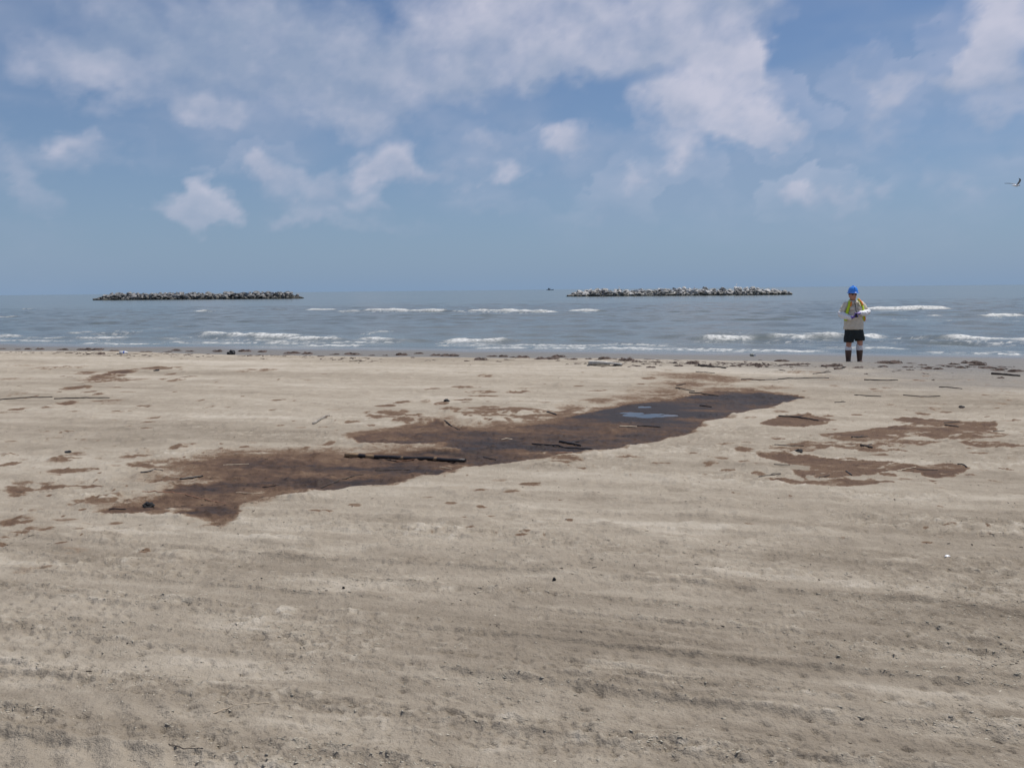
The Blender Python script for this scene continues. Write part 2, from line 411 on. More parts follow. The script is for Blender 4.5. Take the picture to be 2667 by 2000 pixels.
# soft stains above the slick on the right
blobs([(1130,190,240,40,.30),(880,165,190,20,.24),(1000,240,190,35,.3),(800,300,260,45,.27),(1250,200,130,25,.36),(1300,255,90,22,.3),(600,340,200,40,.2),(1640,265,150,12,.3),(1500,205,150,10,.3),(1900,150,220,14,.2),(2050,180,140,18,.2),(330,365,110,22,.34),(120,420,120,28,.26)], 1450, 920, K7, soft=.8)
RP = [
 [(60,700),(200,650),(430,640),(640,680),(560,700),(400,725),(180,720)],
 [(1150,675),(1280,662),(1600,675),(1970,695),(1960,750),(1850,755),(2060,800),(1950,815),(1700,838),(1500,825),(1400,800),(1250,805),(1100,820),(1060,832),(1300,842),(1490,850),(1330,880),(950,885),(800,855),(700,840),(550,795),(850,770),(1030,750),(1200,735),(1340,705),(1250,690)],
 [(135,905),(160,880),(400,865),(650,870),(620,890),(420,925),(280,935)],
 [(640,890),(860,880),(960,890),(1060,930),(950,938),(760,905)],
 [(20,945),(150,940),(320,975),(440,965),(560,985),(760,1015),(900,1008),(1090,1030),(1000,1060),(930,1070),(1080,1090),(900,1120),(780,1130),(600,1110),(480,1080),(490,1050),(330,1035),(220,1010),(60,965)],
 [(1080,1065),(1160,1045),(1300,1065),(1640,1045),(1740,1075),(1620,1105),(1480,1100),(1480,1130),(1350,1100),(1150,1090)],
 [(160,1180),(230,1160),(380,1185),(700,1180),(1100,1190),(900,1205),(640,1215),(400,1210)],
 [(1690,870),(1800,855),(1980,862),(2180,890),(2000,900),(1800,890)],
 [(520,1120),(700,1135),(640,1160),(540,1150)], [(330,1085),(480,1090),(520,1125),(380,1135)],
]
for P in RP:
    s_, m, sd = poly_mask(poly_px(P, 1967, 880, K8), .22, .03)
    m = sst(.075, .025, sd)
    put_oil(s_, m * (0.42 + 0.3 * (mott[s_] - 0.5) + 0.10 * (mott2[s_] - 0.5)))
blobs([(1480,955,80,12),(1845,943,80,10),(1020,960,90,8),(790,990,50,10),(1160,895,75,10),(1140,918,60,12),(1170,820,80,10),(1590,1125,60,10),(1770,1125,50,10),(2060,1085,60,15),(955,1168,40,10),(1090,1120,70,14),(190,820,60,12),(1490,590,60,14,.25),(1380,620,60,10,.25),(845,632,60,6),(2030,540,80,12,.25),(2150,680,40,6,.3),(640,1160,80,8),(1040,1150,40,6),(1400,545,70,6,.25),(40,1050,40,10,.3),(30,1110,50,16,.3),(650,750,40,6,.3),(1560,790,130,20,.1)], 1967, 880, K8, .38)
blobs([(550,160,140,40),(1100,130,140,35),(110,200,70,30),(580,270,200,22),(1440,80,80,16),(2050,110,90,10),(1950,70,40,8),(140,665,140,40,.4),(330,720,130,22,.36),(120,770,120,30,.36),(240,300,60,10,.3),(820,500,160,45,.34),(600,520,70,20,.3),(930,490,60,14,.3),(280,580,70,18,.22),(520,640,120,16,.24),(570,905,120,30,.2),(1150,905,50,18,.4),(440,935,60,14,.3),(350,1030,70,25,.22),(200,1060,90,25,.16),(1000,590,140,22,.4),(1250,600,120,20,.35),(1520,685,40,16,.42)], 0, 1140, K5, .34, .35)
blobs([(640,235,200,24),(570,205,160,22,.34),(690,262,90,14),(570,155,80,12),(680,135,60,8),(960,140,60,15),(330,270,60,10),(460,295,40,8),(170,420,40,20),(900,38,60,8),(1120,25,100,10),(1250,60,120,10),(1270,85,110,8),(1530,35,90,8),(1520,58,110,10),(1120,110,80,8),(1870,540,140,25),(1100,745,80,15),(1230,765,80,10),(1610,720,90,15),(1970,605,40,8),(1950,12,40,6),(1190,590,90,12,.35),(1380,690,70,10,.2),(340,870,50,10,.3),(90,925,90,8,.34),(870,820,60,8,.22),(1240,175,300,10,.25)], 800, 1000, K6, .36)
blobs([(800,845,80,10),(1170,850,110,10),(1430,745,80,15),(1440,830,50,8),(1310,890,60,10),(1550,860,40,8),(1550,925,60,20),(160,250,50,8,.28),(300,285,90,8,.28),(230,315,60,6,.28),(1700,650,50,10),(1290,710,70,10,.24),(560,795,120,10,.3),(190,885,40,10,.3)], 1450, 920, K7, .36)
blobs([(450,310,270,16,.24),(700,350,110,14,.4),(1300,315,160,12,.45),(980,345,110,24,.5),(860,380,150,24,.42),(900,410,270,20,.36),(650,475,120,16,.42),(540,610,90,18,.38),(970,670,80,10,.4),(2100,330,190,16,.28),(1690,628,70,8,.4),(570,835,60,12,.4),(1200,805,50,6,.4),(200,290,200,12,.16),(130,400,160,14,.2),(880,580,120,12,.3),(420,640,90,10,.26),(1540,385,80,6,.4),(1400,360,50,6,.4)], 0, 860, K4, .36, .45)
# small spots and flecks, thickest near the slick
r_ = np.random.RandomState(5)
for i in range(620):
    if i < 380:
        px_, py_ = r_.uniform(0, 2667), 960 + 300 * r_.beta(1.5, 1.6)
    else:
        px_, py_ = r_.choice([r_.uniform(1100, 1500), r_.uniform(1900, 2600), r_.uniform(0, 350)]), r_.uniform(990, 1420)
    w_ = 4 + 22 * r_.rand() ** 3
    s_, m = ell_mask(px_, py_, w_, max(1.2, w_ * r_.uniform(.1, .2)), 1.0, .4)
    put_oil(s_, m * r_.uniform(.15, .42))
brk = fbm(TA * 4.5, TS * 9, 4, 280, .62)
oil *= 1 - .85 * sst(.47, .62, brk) * sst(.54, .30, oil)
oil *= 1 + .55 * (fbm(TA * 7, TS * 16, 3, 286, .6) - .5) * sst(.1, .3, oil)
for x_, y_, rx_, ry_, v in [(1130,190,260,44,.34),(880,165,200,24,.26),(1000,240,210,40,.34),(800,300,280,50,.32),(1250,200,150,30,.36),(600,340,220,44,.26),(1640,265,150,16,.26),(330,365,130,26,.34),(120,420,150,30,.28)]:
    s_, m = ell_mask(1450 + x_ * K7, 920 + y_ * K7, rx_ * K7, ry_ * K7, 1.2, .9)
    soft[s_] = np.maximum(soft[s_], m * v * (.25 + 1.2 * fbm(TA[s_] * 2, TS[s_] * 5, 4, 285, .6)))
oil = np.maximum(oil, soft)
oil = np.clip(oil, 0, 1)
# black pools: hollows that the pool surface fills
POOLZ_C = unproj(1690, 1079)
pool_mask = np.zeros_like(Z)
for px_, py_, rx_, ry_ in [(1688,1081,58,4.6),(1640,1076,36,1.8),(1735,1081,28,2.4),(1682,1060,20,2.4)]:
    s_, m = ell_mask(px_, py_, rx_, ry_, 1.4, .5)
    pool_mask[s_] = np.maximum(pool_mask[s_], m)
pz = POOLZ_C.z - 0.004
s_, m = ell_mask(1700, 1076, 240, 30, .3, .25)
Z[s_] = np.maximum(Z[s_], (pz + .004 + .006 * mott2[s_]) * m + Z[s_] * (1 - m))
hol = sst(0.02, 0.3, flat_slick)
c = (np.abs(GX - 2.9) < 4) & (np.abs(GY - 11) < 4)
Z = np.where((flat_slick > 0) & c, Z * (1 - hol * sst(0, .3, pool_mask)) + (pz + 0.006) * hol * sst(0, .3, pool_mask), Z)
Z -= pool_mask * 0.030 * hol * (fbm(GX * 3.5, GY * 6, 4, 270, .6) * 2.2 - 0.60)
tone = np.clip(tone, 0, 1)
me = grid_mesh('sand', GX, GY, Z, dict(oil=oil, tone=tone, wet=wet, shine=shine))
def zat(x, y):                                            # height of the finished sand under a point
    r = np.searchsorted(Yr, y) - 1
    f = (y - Yr[r]) / (Yr[r + 1] - Yr[r])
    def row(k):
        t = x / Wr[k]; c_ = min(max(np.searchsorted(tt, t) - 1, 0), len(tt) - 2)
        g = (t - tt[c_]) / (tt[c_ + 1] - tt[c_])
        return Z[k, c_] * (1 - g) + Z[k, c_ + 1] * g
    return float(row(r) * (1 - f) + row(r + 1) * f)
def on_sand(px, py, lift=0.0):
    p = unproj(px, py)
    return Vector((p.x, p.y, zat(p.x, p.y) + lift))

m_sand, b, p, nt = new_mat('sand')
tco = nt.nodes.new('ShaderNodeTexCoord').outputs['Object']
n1, n2, n3 = b.noise(tco, 90, 4, .65), b.noise(tco, 16, 5, .6), b.noise(tco, 420, 2, .6)
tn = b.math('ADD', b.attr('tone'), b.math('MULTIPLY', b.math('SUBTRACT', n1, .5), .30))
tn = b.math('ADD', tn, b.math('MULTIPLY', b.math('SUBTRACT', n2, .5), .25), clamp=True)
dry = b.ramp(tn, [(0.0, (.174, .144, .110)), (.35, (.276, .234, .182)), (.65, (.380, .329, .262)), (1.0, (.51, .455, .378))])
dry = b.mix(b.rng(n3, .35, .7, 0, .35), dry, (.16, .13, .10, 1), 'MULTIPLY') if False else dry
wetc = b.ramp(n2, [(.3, (.150, .138, .120)), (.7, (.205, .188, .166))])
wetn = b.attr('wet')
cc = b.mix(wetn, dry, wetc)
oln = b.math('ADD', b.attr('oil'), b.math('MULTIPLY', b.math('ADD', b.math('MULTIPLY', b.math('SUBTRACT', n2, .5), .42), b.math('MULTIPLY', b.math('SUBTRACT', n1, .5), .30)), b.rng(b.attr('oil'), .03, .25, 0, 1)), clamp=True)
oilc = b.ramp(oln, [(.10, (.33, .268, .200)), (.30, (.172, .115, .078)), (.5, (.105, .066, .046)), (.72, (.058, .037, .027)), (.95, (.028, .019, .015))])
cc = b.mix(b.rng(oln, .04, .26, 0, 1), cc, oilc)
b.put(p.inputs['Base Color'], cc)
rg = b.fmix(wetn, .93, .55)
rg = b.fmix(b.attr('shine'), rg, .16)
rg = b.fmix(b.rng(oln, .25, .95, 0, 1), rg, .50)
b.put(p.inputs['Roughness'], rg)
b.put(p.inputs['Specular IOR Level'], b.fmix(b.math('MAXIMUM', wetn, b.math('MULTIPLY', b.rng(oln, .3, .95, 0, 1), .25)), .10, .42))
bn = nt.nodes.new('ShaderNodeBump')
n4 = b.noise(tco, 34, 4, .7)
hh = b.math('ADD', b.math('ADD', b.math('MULTIPLY', n1, .009), b.math('MULTIPLY', n3, .002)), b.math('MULTIPLY', n4, .014))
hh = b.math('MULTIPLY', hh, b.math('SUBTRACT', 1.0, b.math('MULTIPLY', b.attr('shine'), .97)))
hh = b.math('MULTIPLY', hh, b.fmix(b.rng(oln, .3, .7, 0, 1), 1.0, .45))
bn.inputs['Distance'].default_value = 1.0
b.put(bn.inputs['Height'], hh)
nt.links.new(bn.outputs[0], p.inputs['Normal'])
sand = link('sand', me, m_sand)
sand['kind'] = 'structure'

# ------------------------------------------------------------------ the sea
Ys = np.concatenate([-np.geomspace(4000, 20, 14), np.linspace(-10, 18, 8), 1 / np.linspace(1 / 20, 1 / 55, 150), 1 / np.linspace(1 / 55, 1 / 135, 230)[1:], 1 / np.linspace(1 / 135, 1 / 900, 60)[1:], np.geomspace(1000, 30000, 18)])
ts = np.concatenate([-np.geomspace(60, 0.78, 18), np.linspace(-0.76, 0.76, 620), np.geomspace(0.78, 60, 18)])
Wt = np.where(Ys > 20, Ys, 20.0 + 0.0 * Ys)
Wt = np.where(Ys < -20, -Ys, Wt)
SX, SY = np.clip(Wt[:, None] * ts[None, :], -33000, 33000), np.repeat(Ys[:, None], len(ts), 1)
SS, SA = sco(SX, SY), aco(SX, SY)
dY = np.gradient(Ys)[:, None]
sz = np.zeros_like(SX)
r2 = np.random.RandomState(3)
for i in range(46):
    lam = 0.9 * (9 / 0.9) ** r2.rand()
    th = r2.normal(0, .55)
    kx, ks = math.sin(th) * 2 * math.pi / lam, math.cos(th) * 2 * math.pi / lam
    amp = 0.0046 * lam ** 0.62
    fade = sst(1.6, 3.2, lam / np.abs(dY))
    ph = r2.rand() * 6.28
    sz += amp * fade * np.sin(kx * SA + ks * SS + ph) * (0.4 + 1.2 * vn(SA / (lam * 5), SS / (lam * 4), 300 + i))
shal = sst(28.5, 36, SS)
sz *= 0.25 + 0.75 * shal
foam = np.zeros_like(SX)
fn1 = fbm(SA * 1.3, SS * 1.6, 4, 350, .6)
fn2 = fbm(SA * 4.5, SS * 4.5, 3, 355, .6)
# breaking crests: pixels of the two ends, height in m, foam amount
CRESTS = [
 (60,806,95,806,.22,.6),(505,811,535,810,.3,.9),(700,806,745,808,.2,.2),(798,808,875,807,.36,1),(880,813,932,812,.28,.9),(955,809,1145,813,.40,1),(1238,811,1452,815,.42,1),(1492,811,1562,812,.36,1),
 (2255,808,2462,805,.42,1.1),(2410,823,2450,823,.2,.7),(2540,826,2667,823,.30,.9),(0,826,40,826,.2,.6),(1700,806,1860,808,.16,0),(1100,830,1200,830,.12,0),
 (180,868,238,866,.17,.8),(230,868,290,869,.2,0),(200,884,345,882,.20,.9),(350,884,400,884,.2,.15),(430,884,470,883,.17,.5),(500,880,545,879,.2,0),
 (540,872,592,875,.27,1),(590,877,675,879,.27,1),(672,880,760,884,.25,1),(755,885,872,889,.25,1),(700,892,760,893,.12,.7),(935,886,1022,888,.29,1),(1022,888,1070,886,.26,.1),
 (1176,886,1315,890,.28,1),(1315,889,1380,893,.2,.1),(1770,877,1850,878,.28,.05),(1846,880,1960,882,.30,1),(1960,872,2030,876,.30,.9),(2020,880,2120,882,.3,.8),(2115,876,2210,879,.32,.8),(2240,880,2285,876,.27,1),
 (2385,880,2490,884,.26,.1),(2480,882,2700,892,.32,1.1),(1500,868,1620,867,.1,0),(1530,852,1680,848,.12,0),(1890,838,2000,836,.15,0),(2560,842,2640,838,.14,.3),(2290,865,2400,863,.14,0),(2470,842,2560,843,.16,0),
 (1120,868,1200,866,.14,0),(1000,858,1100,856,.12,0),(840,846,930,850,.12,0),(640,846,700,846,.1,0),(330,838,420,836,.1,0),(380,858,440,857,.1,.2),(1290,848,1400,846,.12,0),(2380,905,2480,903,.1,.2),
 (0,876,60,877,.16,.8),(60,884,170,884,.12,.6),
]
for i, (x0, y0, x1, y1, hgt, fo) in enumerate(CRESTS):
    a, b_ = unproj(x0, y0, SEA), unproj(x1, y1, SEA)
    d = (b_ - a); L = math.hypot(d.x, d.y); ux, uy = d.x / L, d.y / L
    nx, ny = -uy, ux
    if ny < 0: nx, ny = -nx, -ny
    r0, r1 = np.searchsorted(Ys, min(a.y, b_.y) - 7), np.searchsorted(Ys, max(a.y, b_.y) + 9)
    sl2 = slice(r0, r1)
    X_, Y_ = SX[sl2] - a.x, SY[sl2] - a.y
    l, n = X_ * ux + Y_ * uy, X_ * nx + Y_ * ny
    sc = hgt / 0.3
    n = n + (vn(l * 0.35 + i * 31, l * 0 + .5, 370) - .5) * 1.6 * sc + (vn(l * 1.7 + i * 31, n * 0 + .5, 371) - .5) * .35
    tail = 1.6 * sc + 0.15 * L
    al = sst(-tail, tail * .5, l) * sst(L + tail, L - tail * .5, l)
    al = al * (0.85 + .35 * (vn(l * .8 + i * 11, l * 0, 372) - .3))
    prof = np.where(n > 0, np.exp(-(n / (1.5 * sc)) ** 2), np.exp(-(n / (.48 * sc + .1)) ** 2))
    sz[sl2] += hgt * (0.60 if y0 < 840 else 0.46) * al * prof * (0.8 + .4 * fn1[sl2])
    if fo > 0:
        fl = sst(-.4, .5, l) * sst(L + .4, L - .5, l)
        ff = sst(.20, -.05, n) * sst(-1.0 * sc - .1, -.2, n)
        ff = ff * sst(.34, .52, fn1[sl2] * .55 + fn2[sl2] * .45 + .22 * (fo - .8) + .12 * sst(-.5, 0, n)) * fl * min(1, fo)
        foam[sl2] = np.maximum(foam[sl2], ff)
        sz[sl2] += ff * .05 * fn2[sl2]
        st = sst(-3.2 * sc, -1.6 * sc, n) * sst(-.8, -1.6 * sc, n) * fl * sst(.56, .66, fn2[sl2]) * .7
        foam[sl2] = np.maximum(foam[sl2], st * fo)
# thin foam lines where the water runs out on the sand
bz = base_z(SX, SY)
depth = (SEA + sz) - bz
runx = (vn(SA * .25, SA * 0, 380) - .5) * .10 + (vn(SA * 1.1, SA * 0, 381) - .5) * .04
edge1 = np.exp(-((depth - .035 + runx * .3) / .022) ** 2) * sst(.40, .55, fbm(SA * .35, SS * .2, 3, 385) + .12 * sst(-4, 6, SX))
edge2 = np.exp(-((depth - .12 + runx) / .03) ** 2) * sst(.45, .6, fbm(SA * .3 + 9, SS * .25, 3, 386)) * .8
lines = np.maximum(edge1, edge2) * sst(.36, .56, fn2) * (SS < 40) * (SS > 24)
foam = np.clip(np.maximum(foam, lines), 0, 1)
sme = grid_mesh('sea', SX, SY, SEA + sz, dict(foam=foam))
m_sea, b, p, nt = new_mat('sea_water')
geo = nt.nodes.new('ShaderNodeNewGeometry').outputs['Position']
pv = b.vec('MULTIPLY', geo, (1.0, 1.5, 1.0))
na, nb_ = b.noise(pv, 1.4, 5, .62), b.noise(pv, .22, 4, .6)
nc = b.noise(b.vec('MULTIPLY', geo, (.02, .05, 1)), 1.0, 4, .55)
fm = b.attr('foam')
wcol = b.ramp(nc, [(.3, (.105, .122, .118)), (.7, (.130, .143, .128))])
fmn = b.math('MULTIPLY', fm, b.rng(b.noise(geo, 6, 5, .7), .34, .56, .15, 1.0))
b.put(p.inputs['Base Color'], b.mix(fmn, wcol, (.70, .70, .68, 1)))
b.put(p.inputs['Roughness'], b.fmix(fmn, .14, .9))
p.inputs['IOR'].default_value = 1.33
bn = nt.nodes.new('ShaderNodeBump'); bn.inputs['Distance'].default_value = 1.0
b.put(bn.inputs['Height'], b.math('ADD', b.math('MULTIPLY', na, .045), b.math('MULTIPLY', nb_, .055)))
nt.links.new(bn.outputs[0], p.inputs['Normal'])
sea = link('sea', sme, m_sea)
sea['kind'] = 'structure'

# ------------------------------------------------------------------ the clouds on the sky dome
def dome():
    az = np.concatenate([np.arange(-180, -42, 3.0), np.linspace(-42, 42, 430), np.arange(45, 180.1, 3.0)]).astype(np.float32)
    el = np.concatenate([[-1.0, -0.2], np.linspace(0.1, 22, 150), np.linspace(22.5, 40, 14), np.arange(43, 90.1, 3.0), [90.0]]).astype(np.float32)
    AZ, EL = np.meshgrid(az, el)
    def density(ax, ey, full=True):
        w1x, w1y = fbm(ax * .38, ey * .46, 5, 500, .6) - .5, fbm(ax * .38 + 77, ey * .46, 5, 510, .6) - .5
        w2x, w2y = fbm(ax * .09, ey * .12, 2, 520) - .5, fbm(ax * .09 + 31, ey * .12, 2, 530) - .5
        px_, py_ = ax + w1x * 4.2 + w2x * 3.0, ey + w1y * 3.4 + w2y * 2.0
        D = np.zeros_like(ax); Lt = np.zeros_like(ax)
        for (cx, cy, rx, ry, amt, lit) in CLOUDS:
            a, e = azel(cx, cy)
            k = math.degrees(1 / FPX) * 1.42
            ca = math.cos(math.radians(a)) ** 2
            d = np.sqrt(((px_ - a) / (rx * k * ca)) ** 2 + ((py_ - e) / (ry * k)) ** 2)
            w = amt * sst(1.0, 0.0, d)
            w = w * (1.25 if rx < 160 else 1.0)
            D += w
            Lt += w * (lit + .30 * np.clip((py_ - e) / (ry * k), -1, 1))
        return D, Lt
    D, Lt = density(AZ, EL)
    lit = Lt / np.maximum(D, .03)
    ow = np.maximum(sst(38, 48, np.abs(AZ)), sst(20.5, 27, EL))
    ce, sx = np.cos(np.radians(EL)), np.radians(AZ)
    ux, uy = np.sin(sx) * ce / (np.sin(np.radians(EL)) + .35), np.cos(sx) * ce / (np.sin(np.radians(EL)) + .35)
    gen = sst(.46, .66, fbm(ux * 2.1 + 3, uy * 2.1, 5, 560, .55)) * .9
    sund = np.sqrt(((AZ - math.degrees(SUN_AZ)) * np.cos(np.radians(EL))) ** 2 + (EL - math.degrees(SUN_EL)) ** 2)
    D = np.minimum(D, 1.1) + gen * ow
    D = D + (fbm(AZ * .5, EL * .62, 6, 570, .62) - .5) * 1.0 * sst(0, .3, D)
    al = np.clip((D - .06) / 1.15, 0, 1) ** 1.05 * .86
    al = np.maximum(al, .36 * sst(.38, .70, fbm(AZ * .07, EL * .16, 5, 590, .6)))
    al *= .22 + .78 * sst(0.5, 8.5, EL)
    al *= sst(7, 15, sund)                                # the sun stands in a gap: the beach is sunlit
    lit = lit + (fbm(AZ * .42 + 9, EL * .6, 5, 580, .6) - .5) * .9 + .4 * ow
    R = 45000.0
    X_, Y_, Z_ = np.sin(sx) * ce * R, np.cos(sx) * ce * R, np.sin(np.radians(EL)) * R
    return grid_mesh('sky', X_, Y_, Z_, dict(cover=al, lit=np.clip(lit, 0, 1)))
dm = dome()
m_sky = bpy.data.materials.new('cloud_sky'); m_sky.use_nodes = True
nt = m_sky.node_tree; nt.nodes.clear(); b = NB(nt)
em = nt.nodes.new('ShaderNodeEmission'); tr = nt.nodes.new('ShaderNodeBsdfTransparent'); mx = nt.nodes.new('ShaderNodeMixShader'); mo = nt.nodes.new('ShaderNodeOutputMaterial')
b.put(em.inputs[0], b.mix(b.attr('lit'), (0.31, 0.38, 0.52, 1), (0.60, 0.60, 0.705, 1)))
b.put(mx.inputs[0], b.attr('cover'))
nt.links.new(tr.outputs[0], mx.inputs[1]); nt.links.new(em.outputs[0], mx.inputs[2]); nt.links.new(mx.outputs[0], mo.inputs[0])
m_sky.cycles.emission_sampling = 'NONE'
sky_o = link('sky', dm, m_sky)
sky_o['kind'] = 'structure'

# black oil standing in the hollows
def pool(name, pts, label):
    P = [unproj(x, y) for x, y in pts]
    cx_, cy_ = sum(q.x for q in P) / len(P), sum(q.y for q in P) / len(P)
    n = len(P)
    V = [(q.x - cx_, q.y - cy_, 0.0) for q in P] + [(q.x - cx_, q.y - cy_, -0.03) for q in P]
    F = [list(range(n))[::-1], [n + i for i in range(n)]] + [[i, (i + 1) % n, n + (i + 1) % n, n + i] for i in range(n)]
    o = link_mesh(name, V, F, m_oil)
    o.location = (cx_, cy_, pz)
    bm = bmesh.new(); bm.from_mesh(o.data); bmesh.ops.recalc_face_normals(bm, faces=bm.faces); bm.to_mesh(o.data); bm.free()
    return tag(o, label, 'oil pool')
m_oil, b, p, nt = new_mat('black_oil')
tco = nt.nodes.new('ShaderNodeTexCoord').outputs['Object']
b.put(p.inputs['Base Color'], b.ramp(b.noise(tco, 5, 4), [(.4, (.010, .008, .008)), (.7, (.022, .016, .013))]))
b.put(p.inputs['Roughness'], b.rng(b.noise(tco, 9, 4), .4, .75, .03, .16))
p.inputs['IOR'].default_value = 1.52
pool('oil_pool', [(1585,1073),(1640,1066),(1700,1068),(1760,1070),(1830,1076),(1850,1082),(1800,1092),(1700,1092),(1620,1086)], 'shiny black oil pool mirroring the blue sky at the middle of the slick')
pool('oil_pool', [(1640,1055),(1700,1052),(1730,1057),(1716,1064),(1650,1065)], 'small narrow oil pool just behind the largest shiny pool')

# ------------------------------------------------------------------ more shape helpers
def remesh(bm, voxel, smooth=3, wrinkle=0.0, wl=0.06, seed=0):
    me_ = bpy.data.meshes.new('tmp'); bm.to_mesh(me_); bm.free()
    o = bpy.data.objects.new('tmp', me_); col.objects.link(o)
    m1 = o.modifiers.new('r', 'REMESH'); m1.mode = 'VOXEL'; m1.voxel_size = voxel
    if smooth:
        m2 = o.modifiers.new('s', 'SMOOTH'); m2.iterations = smooth; m2.factor = 0.5
    dg = bpy.context.evaluated_depsgraph_get()
    out = bpy.data.meshes.new_from_object(o.evaluated_get(dg))
    bpy.data.objects.remove(o); bpy.data.meshes.remove(me_)
    if wrinkle:
        for v in out.vertices:
            v.co += v.normal * wrinkle * mnoise.noise(v.co / wl + Vector((seed, 0, 0))) 
    out.polygons.foreach_set('use_smooth', [True] * len(out.polygons)); out.update()
    return out
def rings(bm, R):                                        # closed loft through rings of points
    vs = [[bm.verts.new(p) for p in r] for r in R]
    n = len(R[0])
    for a, b2 in zip(vs[:-1], vs[1:]):
        for i in range(n): bm.faces.new((a[i], a[(i + 1) % n], b2[(i + 1) % n], b2[i]))
    bm.faces.new(vs[0][::-1]); bm.faces.new(vs[-1])
def loft(bm, sections, n=20):                            # horizontal ellipses (cx, cy, z, rx, ry)
    rings(bm, [[(cx + rx * math.cos(2 * math.pi * i / n), cy + ry * math.sin(2 * math.pi * i / n), z) for i in range(n)] for cx, cy, z, rx, ry in sections])
def tube(bm, pts, rad, n=10, caps=True):
    pts = [Vector(p) for p in pts]
    if not hasattr(rad, '__len__'): rad = [rad] * len(pts)
    R, prev = [], None
    for i, p in enumerate(pts):
        t = (pts[min(i + 1, len(pts) - 1)] - pts[max(i - 1, 0)]).normalized()
        a = prev if prev else (Vector((0, 0, 1)) if abs(t.z) < .9 else Vector((1, 0, 0)))
        u = (a - t * a.dot(t)).normalized(); prev = u
        v = t.cross(u)
        ring = lambda c, r: [c + (u * math.cos(2 * math.pi * k / n) + v * math.sin(2 * math.pi * k / n)) * r for k in range(n)]
        if caps and i == 0: R += [ring(p - t * rad[0] * .85, rad[0] * .4), ring(p - t * rad[0] * .5, rad[0] * .8)]
        R.append(ring(p, rad[i]))
        if caps and i == len(pts) - 1: R += [ring(p + t * rad[i] * .5, rad[i] * .8), ring(p + t * rad[i] * .85, rad[i] * .4)]
    rings(bm, R)
def ellip(bm, c, r, rot=None):
    M = Matrix.Translation(c) @ (rot.to_4x4() if rot else Matrix.Identity(4)) @ Matrix.Diagonal((*r, 1))
    bmesh.ops.create_uvsphere(bm, u_segments=16, v_segments=10, radius=1, matrix=M)
def to_mesh(bm, name, smooth=True):
    bmesh.ops.recalc_face_normals(bm, faces=bm.faces)
    me_ = bpy.data.meshes.new(name); bm.to_mesh(me_); bm.free()
    if smooth: me_.polygons.foreach_set('use_smooth', [True] * len(me_.polygons))
    return me_
def bez(pts, n):                                         # Catmull-Rom through points
    P = [Vector(p) for p in pts]; P = [2 * P[0] - P[1]] + P + [2 * P[-1] - P[-2]]
    out = []
    for i in range(1, len(P) - 2):
        for k in range(n):
            t = k / n
            out.append(0.5 * ((2 * P[i]) + (P[i + 1] - P[i - 1]) * t + (2 * P[i - 1] - 5 * P[i] + 4 * P[i + 1] - P[i + 2]) * t * t + (3 * P[i] - P[i - 1] - 3 * P[i + 1] + P[i + 2]) * t ** 3))
    return out + [P[-2]]

# ------------------------------------------------------------------ breakwaters
def rock_mesh(seed):
    r = random.Random(seed); bm = bmesh.new()
    for _ in range(15):
        v = Vector((r.gauss(0, 1), r.gauss(0, 1), r.gauss(0, 1))).normalized()
        v = Vector((v.x, v.y * .85, v.z * .72)) * r.uniform(.8, 1.08)
        bm.verts.new(v)
    h = bmesh.ops.convex_hull(bm, input=bm.verts)
    for g in set(h['geom_interior']) | set(h['geom_unused']):
        if isinstance(g, bmesh.types.BMVert): bm.verts.remove(g)
    return to_mesh(bm, 'rock', False)
def rock_mat(name, lo, mid, hi):
    m, b, p, nt = new_mat(name)
    oi = nt.nodes.new('ShaderNodeObjectInfo')
    g = nt.nodes.new('ShaderNodeNewGeometry')
    tcn = nt.nodes.new('ShaderNodeTexCoord').outputs['Object']
    z = b.xyz(g.outputs['Position'])[2]
    base = b.ramp(oi.outputs['Random'], [(0, lo), (.5, mid), (1, hi)])
    base = b.mix(b.rng(b.noise(tcn, 1.6, 5, .65), .42, .62, 0, .75), base, tuple(x * .5 for x in mid) + (1,))
    wash = b.math('ADD', z, b.math('MULTIPLY', b.noise(g.outputs['Position'], .8, 3), .9))
    base = b.mix(b.rng(wash, SEA + .55, SEA + 1.15, .92, 0), base, (.035, .037, .026, 1))     # algae up to the tide line
    guano = b.math('MULTIPLY', b.rng(wash, SEA + 1.3, SEA + 2.1, 0, 1), b.rng(b.noise(tcn, 1.1, 4), .42, .6, 0, 1))
    base = b.mix(b.math('MULTIPLY', guano, hi[0] * 1.3), base, (.72, .71, .70, 1))
    b.put(p.inputs['Base Color'], base)
    p.inputs['Roughness'].default_value = .9
    bn = nt.nodes.new('ShaderNodeBump'); bn.inputs['Distance'].default_value = .12
    b.put(bn.inputs['Height'], b.noise(tcn, 4, 5, .65)); nt.links.new(bn.outputs[0], p.inputs['Normal'])
    return m
rock_pool = [rock_mesh(40 + i) for i in range(12)]
